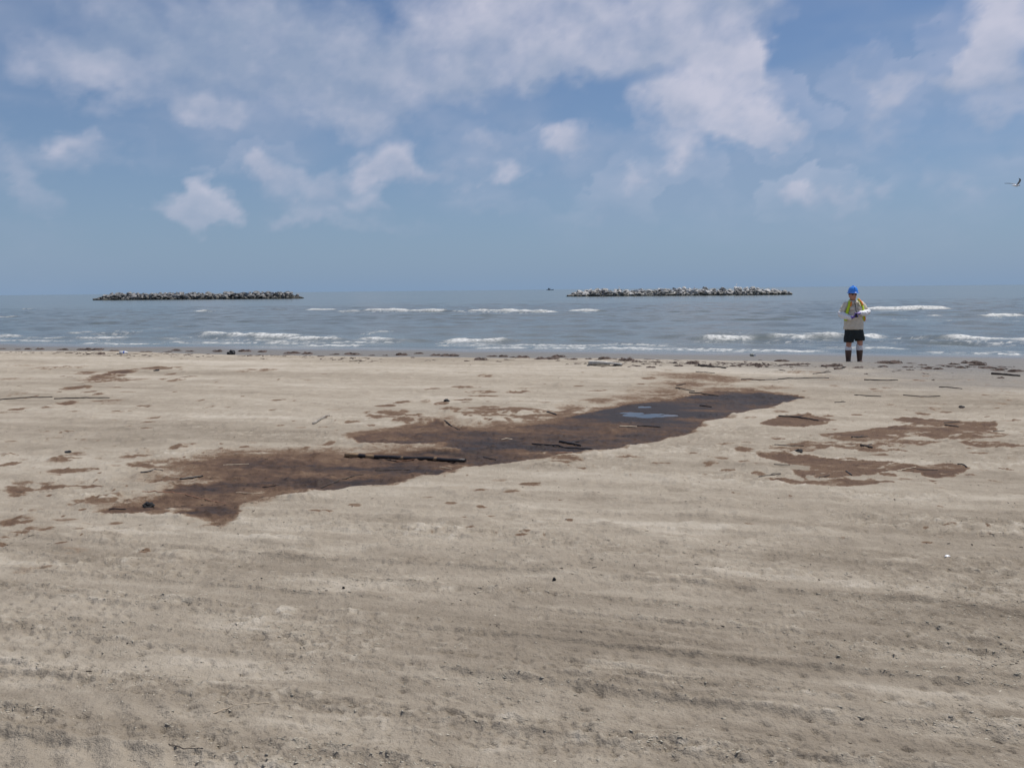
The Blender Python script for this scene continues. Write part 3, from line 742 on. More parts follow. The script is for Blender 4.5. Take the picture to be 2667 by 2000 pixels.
def breakwater(px0, px1, py, material, label, height, seed):
    def at(px):
        d = ray(px, py); t = 250.0 / sco(d.x, d.y)
        return Vector((d.x * t, d.y * t, SEA))
    a, b_ = at(px0), at(px1)
    L = (b_ - a).length; u = (b_ - a).normalized(); n = Vector((u.y, -u.x, 0))
    if n.y > 0: n = -n                                    # n looks towards the beach
    root = empty('breakwater', (a + b_) / 2)
    root['label'], root['category'], root['group'] = label, 'breakwater', 'rock breakwaters off the beach'
    r = random.Random(seed)
    meshes = []
    for m_ in rock_pool:
        c_ = m_.copy(); c_.materials.append(material); meshes.append(c_)
    hw = 4.6
    def hgt(l, v):
        end = min(1, (l + .5) / 7, (L - l + .5) / 5) if 0 <= l <= L else 0
        return height * max(0, end) ** .7 * (1 - (abs(v) / hw) ** 1.6) * (0.74 + .48 * float(vn(np.array([l * .35]), np.array([seed + .5]), 3)[0]))
    tops = []
    def rock(l, v, z, sz_):
        o = bpy.data.objects.new('rock', r.choice(meshes)); col.objects.link(o); o.parent = root
        o.location = a + u * l + n * v + Vector((0, 0, z)) - root.location
        o.rotation_euler = (r.uniform(-.5, .5), r.uniform(-.5, .5), r.uniform(0, 6.28))
        o.scale = (sz_ * r.uniform(.85, 1.35), sz_ * r.uniform(.8, 1.15), sz_ * r.uniform(.75, 1.05))
        tops.append((l, v, z + sz_ * .55))
    rows = [(4.3, .10), (3.6, .12), (2.8, .1), (1.9, .1), (1.0, .05), (.0, 0.0)]
    per = 44
    for k, (v, dz) in enumerate(rows):
        for i in range(per):
            l = (i + .5 + .5 * (k % 2)) / per * L + r.uniform(-.4, .4)
            vv = v * (.75 if l < 4 or l > L - 4 else 1) + r.uniform(-.3, .3)
            h = hgt(min(max(l, 0), L), vv)
            rock(l, vv, h - .45 + r.uniform(-.2, .25) + dz, L / per * (.36 + .55 * r.random() ** 1.5) * (.8 if h < .8 else 1))
    bm = bmesh.new()
    secs = []
    for i in range(31):
        l = .8 + (L - 1.6) * i / 30; hh_ = max(.15, hgt(l, 0) * .62)
        secs.append([a + u * l + n * v + Vector((0, 0, z)) - root.location for v, z in ((4.0, -1.2), (2.9, hh_ * .5), (1.0, hh_), (-1.0, hh_), (-3.2, hh_ * .5), (-4.2, -1.2))])
    rings(bm, secs)
    link('rubble_core', to_mesh(bm, 'rubble_core', False), material, root)
    return a, u, n, L, tops
m_rock_d = rock_mat('backlit_rock', (.075, .074, .068), (.125, .122, .112), (.27, .265, .25))  # darker stone tones carry the backlit shade of the left breakwater
m_rock_l = rock_mat('pale_rock', (.16, .15, .13), (.31, .30, .27), (.54, .53, .51))
breakwater(258, 784, 778, m_rock_d, 'backlit dark grey rock breakwater in the sea on the left', 2.35, 5)
ba, bu, bn_, bL, btops = breakwater(1478, 2058, 766, m_rock_l, 'pale whitish rock breakwater in the sea right of centre', 2.1, 8)

m_white_bird = simple('white_feathers', (.72, .72, .74), .8, .1)
def perched(px, label):
    d = ray(px, 760); t = 250.0 / sco(d.x, d.y); P = Vector((d.x * t, d.y * t, SEA))
    l = (P - ba).dot(bu)
    l0, v0, zt = max((q for q in btops if abs(q[0] - l) < 1.0 and q[1] < 2), key=lambda q: q[2])
    o = empty('perched_bird', ba + bu * l0 + bn_ * v0 + Vector((0, 0, zt - .1)), rnd.uniform(0, 6))
    bm = bmesh.new()
    ellip(bm, (0, 0, .42), (.14, .28, .15), Matrix.Rotation(.5, 3, 'X'))
    tube(bm, bez([(0, .18, .5), (0, .26, .66), (0, .20, .82), (0, .24, .93)], 4), [.07] * 4 + [.055] * 4 + [.05] * 4 + [.055], 8)
    ellip(bm, (0, .27, .95), (.05, .09, .05))
    tube(bm, [(0, .33, .94), (0, .47, .90)], [.022, .008], 6)
    for sx in (-.05, .05): tube(bm, [(sx, 0, .38), (sx, .02, .0)], .018, 6)
    link('body', remesh(bm, .022, 2), m_white_bird, o)
    return tag(o, label, 'bird', 'birds on the pale breakwater')
perched(1608, 'white bird perched on the pale breakwater, leftmost of three')
perched(1818, 'white bird perched on the pale breakwater, middle one of three')
perched(1912, 'white bird perched on the pale breakwater, rightmost of three')

# ------------------------------------------------------------------ boat on the horizon
m_boat = simple('hazed_hull', (.14, .18, .23), .6, .1, 1.0)  # blue-grey of distance haze is painted into the hull colour
m_boat2 = simple('hazed_cabin', (.16, .19, .22), .6, .1, 1.0)  # cabin colour likewise holds the fading by distance haze
d = ray(1433, 747); t = 2600 / d.y
bt = empty('fishing_boat', (d.x * t, 2600, SEA), .12)
bm = bmesh.new()
rings(bm, [[(x, -w, z0), (x, w, z0), (x, w * 1.15, z1), (x, -w * 1.15, z1)] for x, w, z0, z1 in ((-12, 2.4, -.4, 2.0), (-6, 2.8, -.6, 1.8), (2, 2.8, -.6, 2.0), (8, 2.0, -.5, 2.6), (11.5, .3, .6, 3.4))])
link('hull', to_mesh(bm, 'hull', False), m_boat, bt)
bm = bmesh.new()
for c_, sc in (((-4, 0, 3.3), (7, 3.8, 3.0)), ((-5, 0, 5.6), (4, 3.0, 1.8))):
    bmesh.ops.create_cube(bm, size=1, matrix=Matrix.Translation(c_) @ Matrix.Diagonal((*sc, 1)))
link('wheelhouse', to_mesh(bm, 'wheelhouse', False), m_boat2, bt)
bm = bmesh.new(); tube(bm, [(2, 0, 2), (2, 0, 9)], .14, 6); link('mast', to_mesh(bm, 'mast'), m_boat, bt)
for sy in (-1, 1):
    bm = bmesh.new(); tube(bm, [(2, sy * .5, 2.5), (0, sy * 5.5, 8.5)], .10, 6); link('outrigger', to_mesh(bm, 'outrigger'), m_boat, bt)
tag(bt, 'small hazy fishing boat far off on the horizon', 'boat')

# ------------------------------------------------------------------ gull in flight
m_g, b, p, nt = new_mat('gull_feathers')
o_ = nt.nodes.new('ShaderNodeTexCoord').outputs['Object']
gx, gy, gz = b.xyz(o_)
black = b.math('MAXIMUM', b.rng(gx, .155, .175, 0, 1), b.math('MAXIMUM', b.rng(gz, .30, .34, 0, 1), b.rng(gy, .34, .40, 0, 1)))
grey = b.math('MULTIPLY', b.rng(b.math('ABSOLUTE', gy), .05, .09, 0, 1), .92)
c_ = b.mix(grey, (.78, .78, .80, 1), (.16, .16, .175, 1))
b.put(p.inputs['Base Color'], b.mix(black, c_, (.018, .018, .022, 1)))
p.inputs['Roughness'].default_value = .75
bm = bmesh.new()
tube(bm, [(-.30, 0, .01), (-.19, 0, .005), (-.10, 0, 0), (.02, 0, -.005), (.11, 0, .008), (.165, 0, .02), (.205, 0, .022), (.235, 0, .015)], [.018, .03, .05, .062, .055, .042, .036, .018], 10)
tube(bm, [(.235, 0, .012), (.285, 0, .002)], [.012, .005], 6)
rings(bm, [[(-.20, -.03, 0), (-.20, .03, 0), (-.20, .03, .02), (-.20, -.03, .02)], [(-.33, -.075, .006), (-.33, .075, .006), (-.33, .075, .018), (-.33, -.075, .018)]])
for sy in (-1, 1):
    if sy < 0: W = [(.10, -.07, .02, .02), (.12, -.05, .09, .12), (.14, -.03, .15, .23), (.10, -.05, .19, .32), (.0, -.10, .22, .375), (-.14, -.19, .24, .39)]
    else: W = [(.10, -.07, .02, .02), (.11, -.05, .14, .08), (.12, -.03, .26, .12), (.06, -.08, .38, .14), (-.08, -.18, .48, .15), (-.26, -.32, .56, .15)]
    rings(bm, [[(x1, sy * y, z + .008), (x0 * .5 + x1 * .5, sy * (y - .02), z + .02), (x0, sy * y, z + .008), (x0 * .5 + x1 * .5, sy * (y + .02), z - .010)] for x1, x0, y, z in W])
gull = link('gull', remesh(bm, .009, 1), m_g)
d = ray(2647, 484); gull.location = Vector((0, 0, H)) + d * (33 / d.y)
gull.rotation_euler = (math.radians(4), 0, math.radians(14)); gull.scale = (.70, .70, .70)
tag(gull, 'gull flying with raised dark wingtips at the right edge of the sky', 'bird')

# ------------------------------------------------------------------ the person
PX, PY = None, 19.2
d = ray(2221, 850); PX = d.x * PY / d.y
pz_ = zat(PX, PY)
person = empty('person', (PX, PY, pz_))
tag(person, 'person in blue hard hat, tan shirt and dark shorts standing by the water', 'person')
m_skin = simple('skin', (.52, .25, .17), .55, .12, 20)
m_shirt = simple('tan_shirt', (.66, .59, .48), .85, .10, 14, .004, 60)
m_sleeve = simple('white_sleeve', (.80, .80, .82), .7, .05, 20, .003, 50)
m_glove = simple('purple_glove', (.135, .085, .36), .5, .2, 30)
m_short = simple('dark_shorts', (.012, .018, .018), .8, .3, 14)
m_sock = simple('white_sock', (.74, .72, .72), .85, .08, 30)
m_boot = simple('brown_boot', (.085, .045, .032), .35, .3, 12)
m_hat = simple('blue_hard_hat', (.030, .24, .80), .28, .05, 10, spec=.6, coat=.4)
m_vy = simple('yellow_vest', (.55, .72, .03), .7, .1, 20)
m_vo = simple('orange_trim', (.85, .25, .04), .7, .1, 20)
m_dark = simple('dark_plastic', (.015, .015, .018), .4, .2, 20)
HC = (-.035, -.02, 1.66)
bm = bmesh.new()
ellip(bm, HC, (.078, .100, .125)); ellip(bm, (-.035, -.045, 1.60), (.062, .068, .062))
tube(bm, [(-.035, -.115, 1.665), (-.035, -.132, 1.635), (-.035, -.122, 1.622)], [.010, .015, .012], 8)
for sx in (-.08, .08): ellip(bm, (-.035 + sx, 0, 1.65), (.012, .024, .034))
ellip(bm, (-.035, -.108, 1.598), (.028, .012, .010))
tube(bm, [(-.03, .01, 1.58), (-.01, .02, 1.48)], [.062, .075], 12)
loft(bm, [(.02, .01, .84, .17, .12), (.02, .0, 1.0, .185, .135), (.02, 0, 1.2, .19, .13), (.01, .01, 1.38, .185, .115), (.0, .015, 1.48, .11, .08)])
SHR, SHL = (-.185, .01, 1.44), (.195, .01, 1.44)
ER, EL_ = (-.305, -.03, 1.205), (.315, -.03, 1.245)
WR, WLf = (-.165, -.255, 1.135), (.045, -.275, 1.245)
for s0, e0, w0 in ((SHR, ER, WR), (SHL, EL_, WLf)): tube(bm, [s0, e0, w0], [.058, .045, .032], 10)
LEGS = [((-.06, 0, .86), (-.085, -.015, .50), (-.072, .01, .09)), ((.14, 0, .86), (.185, -.015, .50), (.20, .01, .09))]
for h0, k0, a0 in LEGS:
    tube(bm, [h0, (Vector(h0) + Vector(k0)) / 2, k0, (Vector(k0) * .62 + Vector(a0) * .38) + Vector((0, .02, 0)), a0], [.10, .085, .062, .066, .04], 12)
    ellip(bm, (a0[0], -.05, .045), (.042, .12, .042))
for sx, c0 in ((-1, WR), (1, WLf)): ellip(bm, c0, (.035, .035, .03))
link('body', remesh(bm, .012, 3), m_skin, person)
bm = bmesh.new()
loft(bm, [(.02, 0, .845, .235, .165), (.02, 0, .90, .238, .17), (.02, 0, 1.02, .225, .165), (.02, -.005, 1.15, .225, .165), (.015, 0, 1.30, .222, .15), (.01, .01, 1.41, .205, .128), (.0, .015, 1.49, .13, .098), (-.02, .015, 1.545, .082, .08)], 28)
tube(bm, [(-.17, .01, 1.44), (-.245, 0, 1.33), ER], [.082, .078, .07], 14)
tube(bm, [(.18, .01, 1.44), (.255, 0, 1.34), EL_], [.085, .08, .07], 14)
shirt = link('shirt', remesh(bm, .012, 3, .012, .07, 1), m_shirt, person)
bm = bmesh.new()
rings(bm, [[(x - .05, -.085, z), (x + .05, -.10, z), (x + .05, -.09, z - .012), (x - .05, -.075, z - .012)] for x, z in ((-.09, 1.545),)] + [[(-.1, -.115, 1.46), (-.03, -.125, 1.45), (-.03, -.115, 1.445), (-.1, -.105, 1.455)]])
link('collar', to_mesh(bm, 'collar'), m_shirt, shirt)
bm = bmesh.new()
rings(bm, [[(-.04, -.085, 1.545), (.05, -.07, 1.55), (.05, -.06, 1.54), (-.04, -.075, 1.535)], [(.0, -.125, 1.45), (.075, -.11, 1.47), (.075, -.10, 1.465), (.0, -.115, 1.445)]])
link('collar', to_mesh(bm, 'collar'), m_shirt, shirt)
bm = bmesh.new(); tube(bm, [(-.018, -.125, 1.46), (-.005, -.152, 1.37), (0, -.166, 1.25)], .0075, 6); link('zip', to_mesh(bm, 'zip'), m_dark, shirt)
for sx in (-.1, .09):
    bm = bmesh.new(); bmesh.ops.create_cube(bm, size=1, matrix=Matrix.Translation((sx, -.150, 1.345)) @ Matrix.Rotation(.18, 4, 'X') @ Matrix.Diagonal((.10, .022, .10, 1)))
    bmesh.ops.bevel(bm, geom=bm.edges[:], offset=.008, segments=2, affect='EDGES'); link('chest_pocket', to_mesh(bm, 'chest_pocket'), m_shirt, shirt)
for e0, w0, sd in ((ER, WR, 0), (EL_, WLf, 5)):
    bm = bmesh.new(); e0, w0 = Vector(e0), Vector(w0)
    tube(bm, [e0 + (e0 - w0) * .06 + Vector((0, 0, .02)), e0 * .6 + w0 * .4 + Vector((0, 0, -.012)), w0], [.076, .072, .05], 14)
    link('sleeve_guard', remesh(bm, .011, 2, .016, .05, sd), m_sleeve, person)
def glove(wr, palm, tips, thumb):
    bm = bmesh.new(); wr, palm = Vector(wr), Vector(palm)
    q = (palm - wr).normalized().to_track_quat('X', 'Z').to_matrix()
    tube(bm, [wr, palm * .5 + wr * .5], [.037, .04], 10)
    ellip(bm, palm, (.052, .043, .024), q)
    side = q @ Vector((0, 1, 0)); fw = q @ Vector((1, 0, 0))
    for k, (tp, ln) in enumerate(zip(tips, (.9, 1.0, .95, .78))):
        b0 = palm + fw * .042 + side * (.030 - .020 * k)
        tp = Vector(tp); mid = b0 + fw * .042 * ln + (tp - b0) * .15
        tube(bm, [b0, mid, (mid + tp) / 2 + fw * .008, tp], [.0105, .0098, .0092, .0085], 8)
    b0 = palm - fw * .012 + side * .036
    tube(bm, [b0, (b0 + Vector(thumb)) / 2 + side * .014, thumb], [.013, .012, .010], 8)
    return link('glove', remesh(bm, .0055, 1), m_glove, person)
DV = Vector((-.078, -.335, 1.205))
glove(WR, (-.118, -.292, 1.150), [DV + Vector((.034, -.022, z)) for z in (-.012, -.030, -.046, -.058)], DV + Vector((-.030, -.030, .012)))
glove(WLf, (-.004, -.300, 1.243), [DV + Vector((-.036, -.018, z)) for z in (.050, .034, .018, .004)], DV + Vector((.020, -.032, .030)))
bm = bmesh.new()
loft(bm, [(.035, 0, .62, .215, .15), (.035, 0, .72, .22, .155), (.03, 0, .90, .212, .155), (.03, 0, .97, .19, .14)], 24)
tube(bm, [(-.06, 0, .80), (-.085, -.005, .62), (-.09, -.008, .535)], [.12, .122, .118], 16, False)
tube(bm, [(.135, 0, .80), (.178, -.005, .64), (.182, -.008, .57)], [.12, .118, .112], 16, False)
link('shorts', remesh(bm, .012, 2, .012, .09, 3), m_short, person)
for (h0, k0, a0), top, bot in zip(LEGS, (.415, .475), (.34, .345)):
    ax = lambda z: Vector((a0[0] + (k0[0] - a0[0]) * (z - .09) / .41, .008, z))
    bm = bmesh.new(); tube(bm, [ax(bot), ax((top + bot) / 2), ax(top)], [.076, .078, .076], 14)
    link('sock', remesh(bm, .011, 1, .006, .03, 2), m_sock, person)
    bm = bmesh.new(); tube(bm, [ax(.355), ax(.24), ax(.12), ax(.05)], [.079, .070, .058, .055], 14, False)
    ellip(bm, (a0[0], -.055, .048), (.052, .145, .048)); ellip(bm, (a0[0], .03, .04), (.048, .06, .04))
    link('boot', remesh(bm, .011, 2), m_boot, person)
# hard hat: dome, ridge and full brim
bm = bmesh.new(); hcx, hcy = -.035, -.015
loft(bm, [(hcx, hcy, 1.728, .112, .140), (hcx, hcy, 1.76, .112, .138), (hcx, hcy, 1.80, .105, .128), (hcx, hcy, 1.84, .086, .105), (hcx, hcy, 1.868, .055, .07), (hcx, hcy, 1.88, .02, .026)], 28)
hat = link('hard_hat', to_mesh(bm, 'hard_hat'), m_hat, person)
bm = bmesh.new()
loft(bm, [(hcx, hcy - .012, 1.712, .136, .172), (hcx, hcy - .012, 1.720, .138, .175), (hcx, hcy, 1.738, .114, .142)], 28)
link('brim', to_mesh(bm, 'brim'), m_hat, hat)
bm = bmesh.new(); tube(bm, bez([(hcx, hcy - .135, 1.75), (hcx, hcy - .10, 1.845), (hcx, hcy, 1.884), (hcx, hcy + .10, 1.845), (hcx, hcy + .135, 1.75)], 5), .014, 8)
link('ridge', to_mesh(bm, 'ridge'), m_hat, hat)
bm = bmesh.new()
for sx in (-.034, .034): ellip(bm, (-.035 + sx, -.103, 1.682), (.030, .012, .020))
tube(bm, [(-.115, -.02, 1.685), (-.105, -.07, 1.686), (-.07, -.108, 1.686), (0, -.108, 1.686), (.035, -.07, 1.686), (.045, -.02, 1.685)], .006, 6)
link('sunglasses', to_mesh(bm, 'sunglasses'), m_dark, person)
bm = bmesh.new(); ellip(bm, (-.035, .035, 1.69), (.084, .078, .075)); link('hair', remesh(bm, .012, 1), simple('brown_hair', (.07, .045, .03), .8, .3, 40), person)
# open safety vest: front straps, side panels and back
def strap(name, pts, w, m, par, th=.012):
    bm = bmesh.new(); P = bez(pts, 4); R = []
    for i, q in enumerate(P):
        t = (P[min(i + 1, len(P) - 1)] - P[max(i - 1, 0)]).normalized()
        nrm = Vector((q.x * .55, q.y, 0)).normalized(); s_ = t.cross(nrm).normalized(); nn = s_.cross(t)
        ww = w[0] + (w[1] - w[0]) * i / (len(P) - 1)
        R.append([q + s_ * ww + nn * th, q - s_ * ww + nn * th, q - s_ * ww - nn * th, q + s_ * ww - nn * th])
    rings(bm, R); return link(name, to_mesh(bm, name), m, par)
bm = bmesh.new()
R = []
for z, wx_, ry in ((1.0, .215, .182), (1.15, .218, .182), (1.3, .22, .162), (1.42, .19, .135), (1.50, .12, .108)):
    n_ = 12
    out = [(.015 + wx_ * math.cos(math.pi * k / n_), .01 + ry * math.sin(math.pi * k / n_), z) for k in range(n_ + 1)]
    inn = [(.015 + (wx_ - .012) * math.cos(math.pi * k / n_), .01 + (ry - .012) * math.sin(math.pi * k / n_), z) for k in range(n_, -1, -1)]
    R.append(out + inn)
rings(bm, R)
vest = link('safety_vest', to_mesh(bm, 'safety_vest'), m_vy, person)
strap('front_panel', [(-.115, -.02, 1.545), (-.145, -.115, 1.45), (-.185, -.125, 1.33), (-.205, -.105, 1.20), (-.215, -.08, 1.06)], (.030, .030), m_vy, vest)
strap('front_panel', [(.085, -.02, 1.565), (.125, -.118, 1.48), (.165, -.135, 1.36), (.195, -.12, 1.24), (.235, -.07, 1.06)], (.030, .034), m_vy, vest)
strap('trim', [(-.092, -.045, 1.54), (-.118, -.135, 1.46), (-.135, -.146, 1.40)], (.022, .014), m_vo, vest, .015)
strap('trim', [(.10, -.05, 1.57), (.128, -.138, 1.49), (.148, -.155, 1.42)], (.022, .014), m_vo, vest, .015)
strap('trim', [(.228, -.10, 1.15), (.245, -.09, 1.10), (.25, -.07, 1.05)], (.024, .022), m_vo, vest, .016)
dev = empty('handheld_device', Vector((PX, PY, pz_)) + DV)
bm = bmesh.new(); bmesh.ops.create_cube(bm, size=1, matrix=Matrix.Rotation(-.5, 4, 'X') @ Matrix.Diagonal((.055, .028, .13, 1)))
bmesh.ops.bevel(bm, geom=bm.edges[:], offset=.008, segments=2, affect='EDGES'); link('case', to_mesh(bm, 'case'), m_dark, dev)
bm = bmesh.new(); bmesh.ops.create_cube(bm, size=1, matrix=Matrix.Rotation(-.5, 4, 'X') @ Matrix.Translation((0, .0155, .018)) @ Matrix.Diagonal((.042, .004, .055, 1)))
link('screen', to_mesh(bm, 'screen', False), simple('grey_screen', (.25, .28, .27), .2, .1), dev)
tag(dev, "small black handheld device held in the person's purple gloves", 'device')

# ------------------------------------------------------------------ seaweed along the wrack line
m_weed = simple('dried_seaweed', (.115, .078, .062), .85, .5, 6.0)
def weed_mesh(seed):
    r = random.Random(seed); V, F = [], []
    core = bmesh.new(); bmesh.ops.create_icosphere(core, subdivisions=2, radius=1)
    lobes = [(r.uniform(-.32, .32), r.uniform(-.14, .14), r.uniform(.4, 1.0), r.uniform(.12, .24)) for _ in range(5)]
    def top(x, y):
        return max(h * max(0, 1 - ((x - lx) ** 2 + (y - ly) ** 2) / (rr * rr * 1.6)) for lx, ly, h, rr in lobes)
    for v in core.verts:
        x, y = v.co.x * .47, v.co.y * .26
        k = 1 + .5 * mnoise.noise(Vector((x * 6, y * 6, seed)))
        v.co = (x * k, y * k, (top(x, y) * .8 + .03 * mnoise.noise(Vector((x * 20, y * 20, seed)))) if v.co.z > -.1 else -.12)
    for v in core.verts: V.append(tuple(v.co))
    for f in core.faces: F.append([v.index for v in f.verts])
    core.free()
    for _ in range(170):
        x, y = r.gauss(0, .24), r.gauss(0, .12)
        a, L, w = r.uniform(0, 6.28), r.uniform(.05, .16), r.uniform(.008, .02)
        up = r.uniform(-.05, .28); base = len(V)
        cx_, sx_ = math.cos(a), math.sin(a)
        for i in range(4):
            f = i / 3; px_, py_ = x + cx_ * L * f, y + sx_ * L * f
            z = top(px_, py_) * .85 + .02 + up * math.sin(f * 2.4) * .5
            ww = w * (1 - .7 * f)
            V += [(px_ - sx_ * ww, py_ + cx_ * ww, z), (px_ + sx_ * ww, py_ - cx_ * ww, z + .03)]
            if i: F.append([base + 2 * i - 2, base + 2 * i - 1, base + 2 * i + 1, base + 2 * i])
    me_ = bpy.data.meshes.new('seaweed'); me_.from_pydata(V, [], F); me_.update(); me_.materials.append(m_weed)
    return me_
weeds = [weed_mesh(i) for i in range(9)]
def at4(l): return [(x * K4, 860 + y * K4, w * K4) for x, y, w in l]
WRACK = at4([(30,150,60),(140,155,60),(230,155,70),(330,155,90),(520,158,110),(680,158,150),(790,158,150),(500,180,60),(570,185,70),(650,190,60),(720,195,60),(830,190,70),(940,168,100),(1190,175,90),(1380,175,70),(1450,165,100),(1560,172,100),(1780,172,110),(2000,172,120),(2150,175,110)])
WRACK += [(700 + x * K4, 860 + y * K4, w * K4) for x, y, w in [(200,188,150),(320,192,110),(430,215,60),(545,197,80),(690,197,160),(850,205,70),(950,205,60),(1080,202,130),(1240,190,90),(1190,222,50),(1380,205,120),(1480,208,140),(1630,250,50),(1750,240,120),(1840,213,110),(1920,215,100),(2010,220,60),(2090,222,140),(1900,255,60),(1960,240,60)]]
WRACK += [(1400 + x * K4, 700 + y * K4, w * K4) for x, y, w in [(60,740,180),(180,722,120),(160,755,60),(295,745,110),(410,740,70),(540,740,120),(630,738,60),(730,752,160),(800,765,60),(1000,768,80),(985,750,60),(815,800,90),(940,812,80),(655,790,90),(1270,775,130),(1310,795,60),(1170,798,90),(1400,800,120),(1640,797,90),(1790,795,120)]]
WRACK += [(1967 + x * K4, 880 + y * K4, w * K4) for x, y, w in [(40,178,50),(205,190,130),(100,220,90),(20,233,60),(270,218,110),(340,215,100),(405,212,70),(290,245,50),(640,228,160),(690,257,70),(840,243,90),(1080,205,180),(1150,200,110),(1060,235,90),(1280,207,80),(1265,240,80),(1260,268,60),(1385,220,70),(1420,250,110),(1500,255,90),(1640,215,90),(1760,205,150),(1840,222,130),(1900,245,130),(2010,262,140),(2130,275,130),(1690,245,80),(2010,330,70),(1460,342,30),(1700,575,40),(905,292,40)]]
LAND = [(-1e9, 'left edge of the picture'), (335, 'white bottle'), (612, 'black lump'), (1575, 'pale plank'), (1858, 'dark driftwood log'), (2221, 'standing person')]
ORD = 'first second third fourth fifth sixth seventh eighth ninth tenth eleventh twelfth thirteenth fourteenth fifteenth sixteenth seventeenth eighteenth nineteenth twentieth'.split() + ['twenty-%s' % q for q in ('first', 'second', 'third', 'fourth', 'fifth', 'sixth', 'seventh', 'eighth', 'ninth')] + ['thirtieth'] + ['thirty-%s' % q for q in ('first', 'second', 'third', 'fourth', 'fifth', 'sixth', 'seventh', 'eighth', 'ninth')]
WRACK.sort(key=lambda q: q[0])
cnt = {}
def weed_label(x, w):
    nm = [l for lx, l in LAND if lx <= x][-1]
    cnt[nm] = cnt.get(nm, 0) + 1
    return '%s%s seaweed clump right of the %s, along the wrack line' % (ORD[cnt[nm] - 1], ' broad' if w > 38 else ' small' if w < 22 else '', nm)
for i, (x, y, w) in enumerate(WRACK):
    p_ = on_sand(x, y + 1.5)
    o = link('seaweed_clump', weeds[i % 9])
    k = w / ppm(p_) * 1.15
    o.location = p_ + Vector((0, 0, -.01)); o.rotation_euler.z = rnd.choice((0, math.pi)) + rnd.uniform(-.35, .35) - SH
    o.scale = (k, k * rnd.uniform(.8, 1.3), min(.10, max(.035, k * rnd.uniform(.13, .24))))
    tag(o, weed_label(x, w), 'seaweed', 'seaweed clumps along the wrack line')

# ------------------------------------------------------------------ sticks and logs
m_stick = simple('dark_stick', (.045, .034, .027), .7, .5, 20)
m_oiled = simple('oiled_stick', (.020, .015, .013), .4, .4, 20)
m_reed = simple('pale_reed', (.52, .42, .30), .6, .3, 20)
m_grey = simple('grey_driftwood', (.26, .235, .20), .85, .35, 14)
m_red = simple('reddish_reed', (.33, .17, .10), .6, .3, 20)
SM = dict(d=m_stick, o=m_oiled, p=m_reed, g=m_grey, r=m_red)
def stick(pts, thick, kind, label, group=None, name='stick', branch=False):
    P = [on_sand(x, y) for x, y in pts]
    for q in P: q.z += .3 * thick / ppm(q)
    thick *= .82
    c = P[0].copy()
    k = 1 / ppm(P[len(P) // 2])
    dense = bez(P, 5) if len(P) > 2 else [P[0].lerp(P[-1], i / 6) for i in range(7)]
    L = (P[-1] - P[0]).length
    for i, q in enumerate(dense[1:-1]):
        q += Vector((rnd.gauss(0, .008), rnd.gauss(0, .012), rnd.gauss(0, .003))) * min(1.5, L)
        q.z = max(q.z, zat(q.x, q.y) + .2 * thick * k)
    bm = bmesh.new()
    n = len(dense)
    tube(bm, [q - c for q in dense], [thick * .5 * k * (1 - .35 * i / n) * rnd.uniform(.85, 1.12) for i in range(n)], 7)
    if branch:
        q = dense[n // 2] - c
        tube(bm, [q, q + Vector((.06, .07, .004)), q + Vector((.11, .12, .0))], [thick * .3 * k, thick * .22 * k, thick * .12 * k], 6)
    o = link(name, to_mesh(bm, name), SM[kind]); o.location = c
    return tag(o, label, 'stick', group)
def px7(*p): return [(1450 + x * K7, 920 + y * K7) for x, y in p]
def px6(*p): return [(800 + x * K6, 1000 + y * K6) for x, y in p]
def px8(*p): return [(1967 + x * K8, 880 + y * K8) for x, y in p]
def px5(*p): return [(x * K5, 1140 + y * K5) for x, y in p]
def px4(*p): return [(x * K4, 860 + y * K4) for x, y in p]
# the big oiled pole
P0_, P1_ = on_sand(899, 1188), on_sand(1214, 1205)
rr = 4.9 / ppm(P0_)
m_log, b, p, nt = new_mat('oiled_log')
tcn = nt.nodes.new('ShaderNodeTexCoord').outputs['Object']
lx = b.xyz(tcn)[0]
bare = b.rng(b.noise(b.vec('MULTIPLY', tcn, (1, .5, .5)), 5.5, 3, .55), .55, .60, 0, 1)
bare = b.math('MAXIMUM', bare, b.math('MULTIPLY', b.rng(lx, .14, .17, 1, 0), b.rng(b.noise(tcn, 14, 3), .38, .5, 0, 1)))
b.put(p.inputs['Base Color'], b.mix(bare, (.016, .012, .011, 1), b.ramp(b.noise(b.vec('MULTIPLY', tcn, (1, 12, 12)), 6, 4), [(.3, (.16, .095, .05)), (.7, (.33, .22, .12))])))
b.put(p.inputs['Roughness'], b.fmix(bare, .38, .75))
bn = nt.nodes.new('ShaderNodeBump'); bn.inputs['Distance'].default_value = .006
b.put(bn.inputs['Height'], b.noise(b.vec('MULTIPLY', tcn, (1, 10, 10)), 12, 4)); nt.links.new(bn.outputs[0], p.inputs['Normal'])
D_ = P1_ - P0_; Ln = D_.length
bm = bmesh.new()
pts_ = [Vector((Ln * i / 12, .012 * math.sin(i * .9), rr * .75 + .004 * math.sin(i * 1.7))) for i in range(13)]
tube(bm, pts_, [rr * rnd.uniform(.93, 1.07) for _ in pts_], 12, False)
log = link('log', to_mesh(bm, 'log'), m_log); log.location = P0_; log.rotation_euler = (0, -math.asin(D_.z / Ln), math.atan2(D_.y, D_.x))
lm = log.data
for f in lm.polygons:
    if len(f.vertices) > 4: f.use_smooth = False
tag(log, 'straight black oiled log with bare tan patches lying across the slick', 'log')
G1, G2, G3 = 'twigs in the oil slick', 'twigs on the bare sand', 'reeds in the oil slick'
stick(px6((100,735),(190,700),(300,660),(405,648)), 3.6, 'd', 'long curved twig on the slick below the black log')
stick(px6((1620,425),(1850,455),(2050,475)), 5, 'o', 'long oiled stick slanting beside the near edge of the slick')
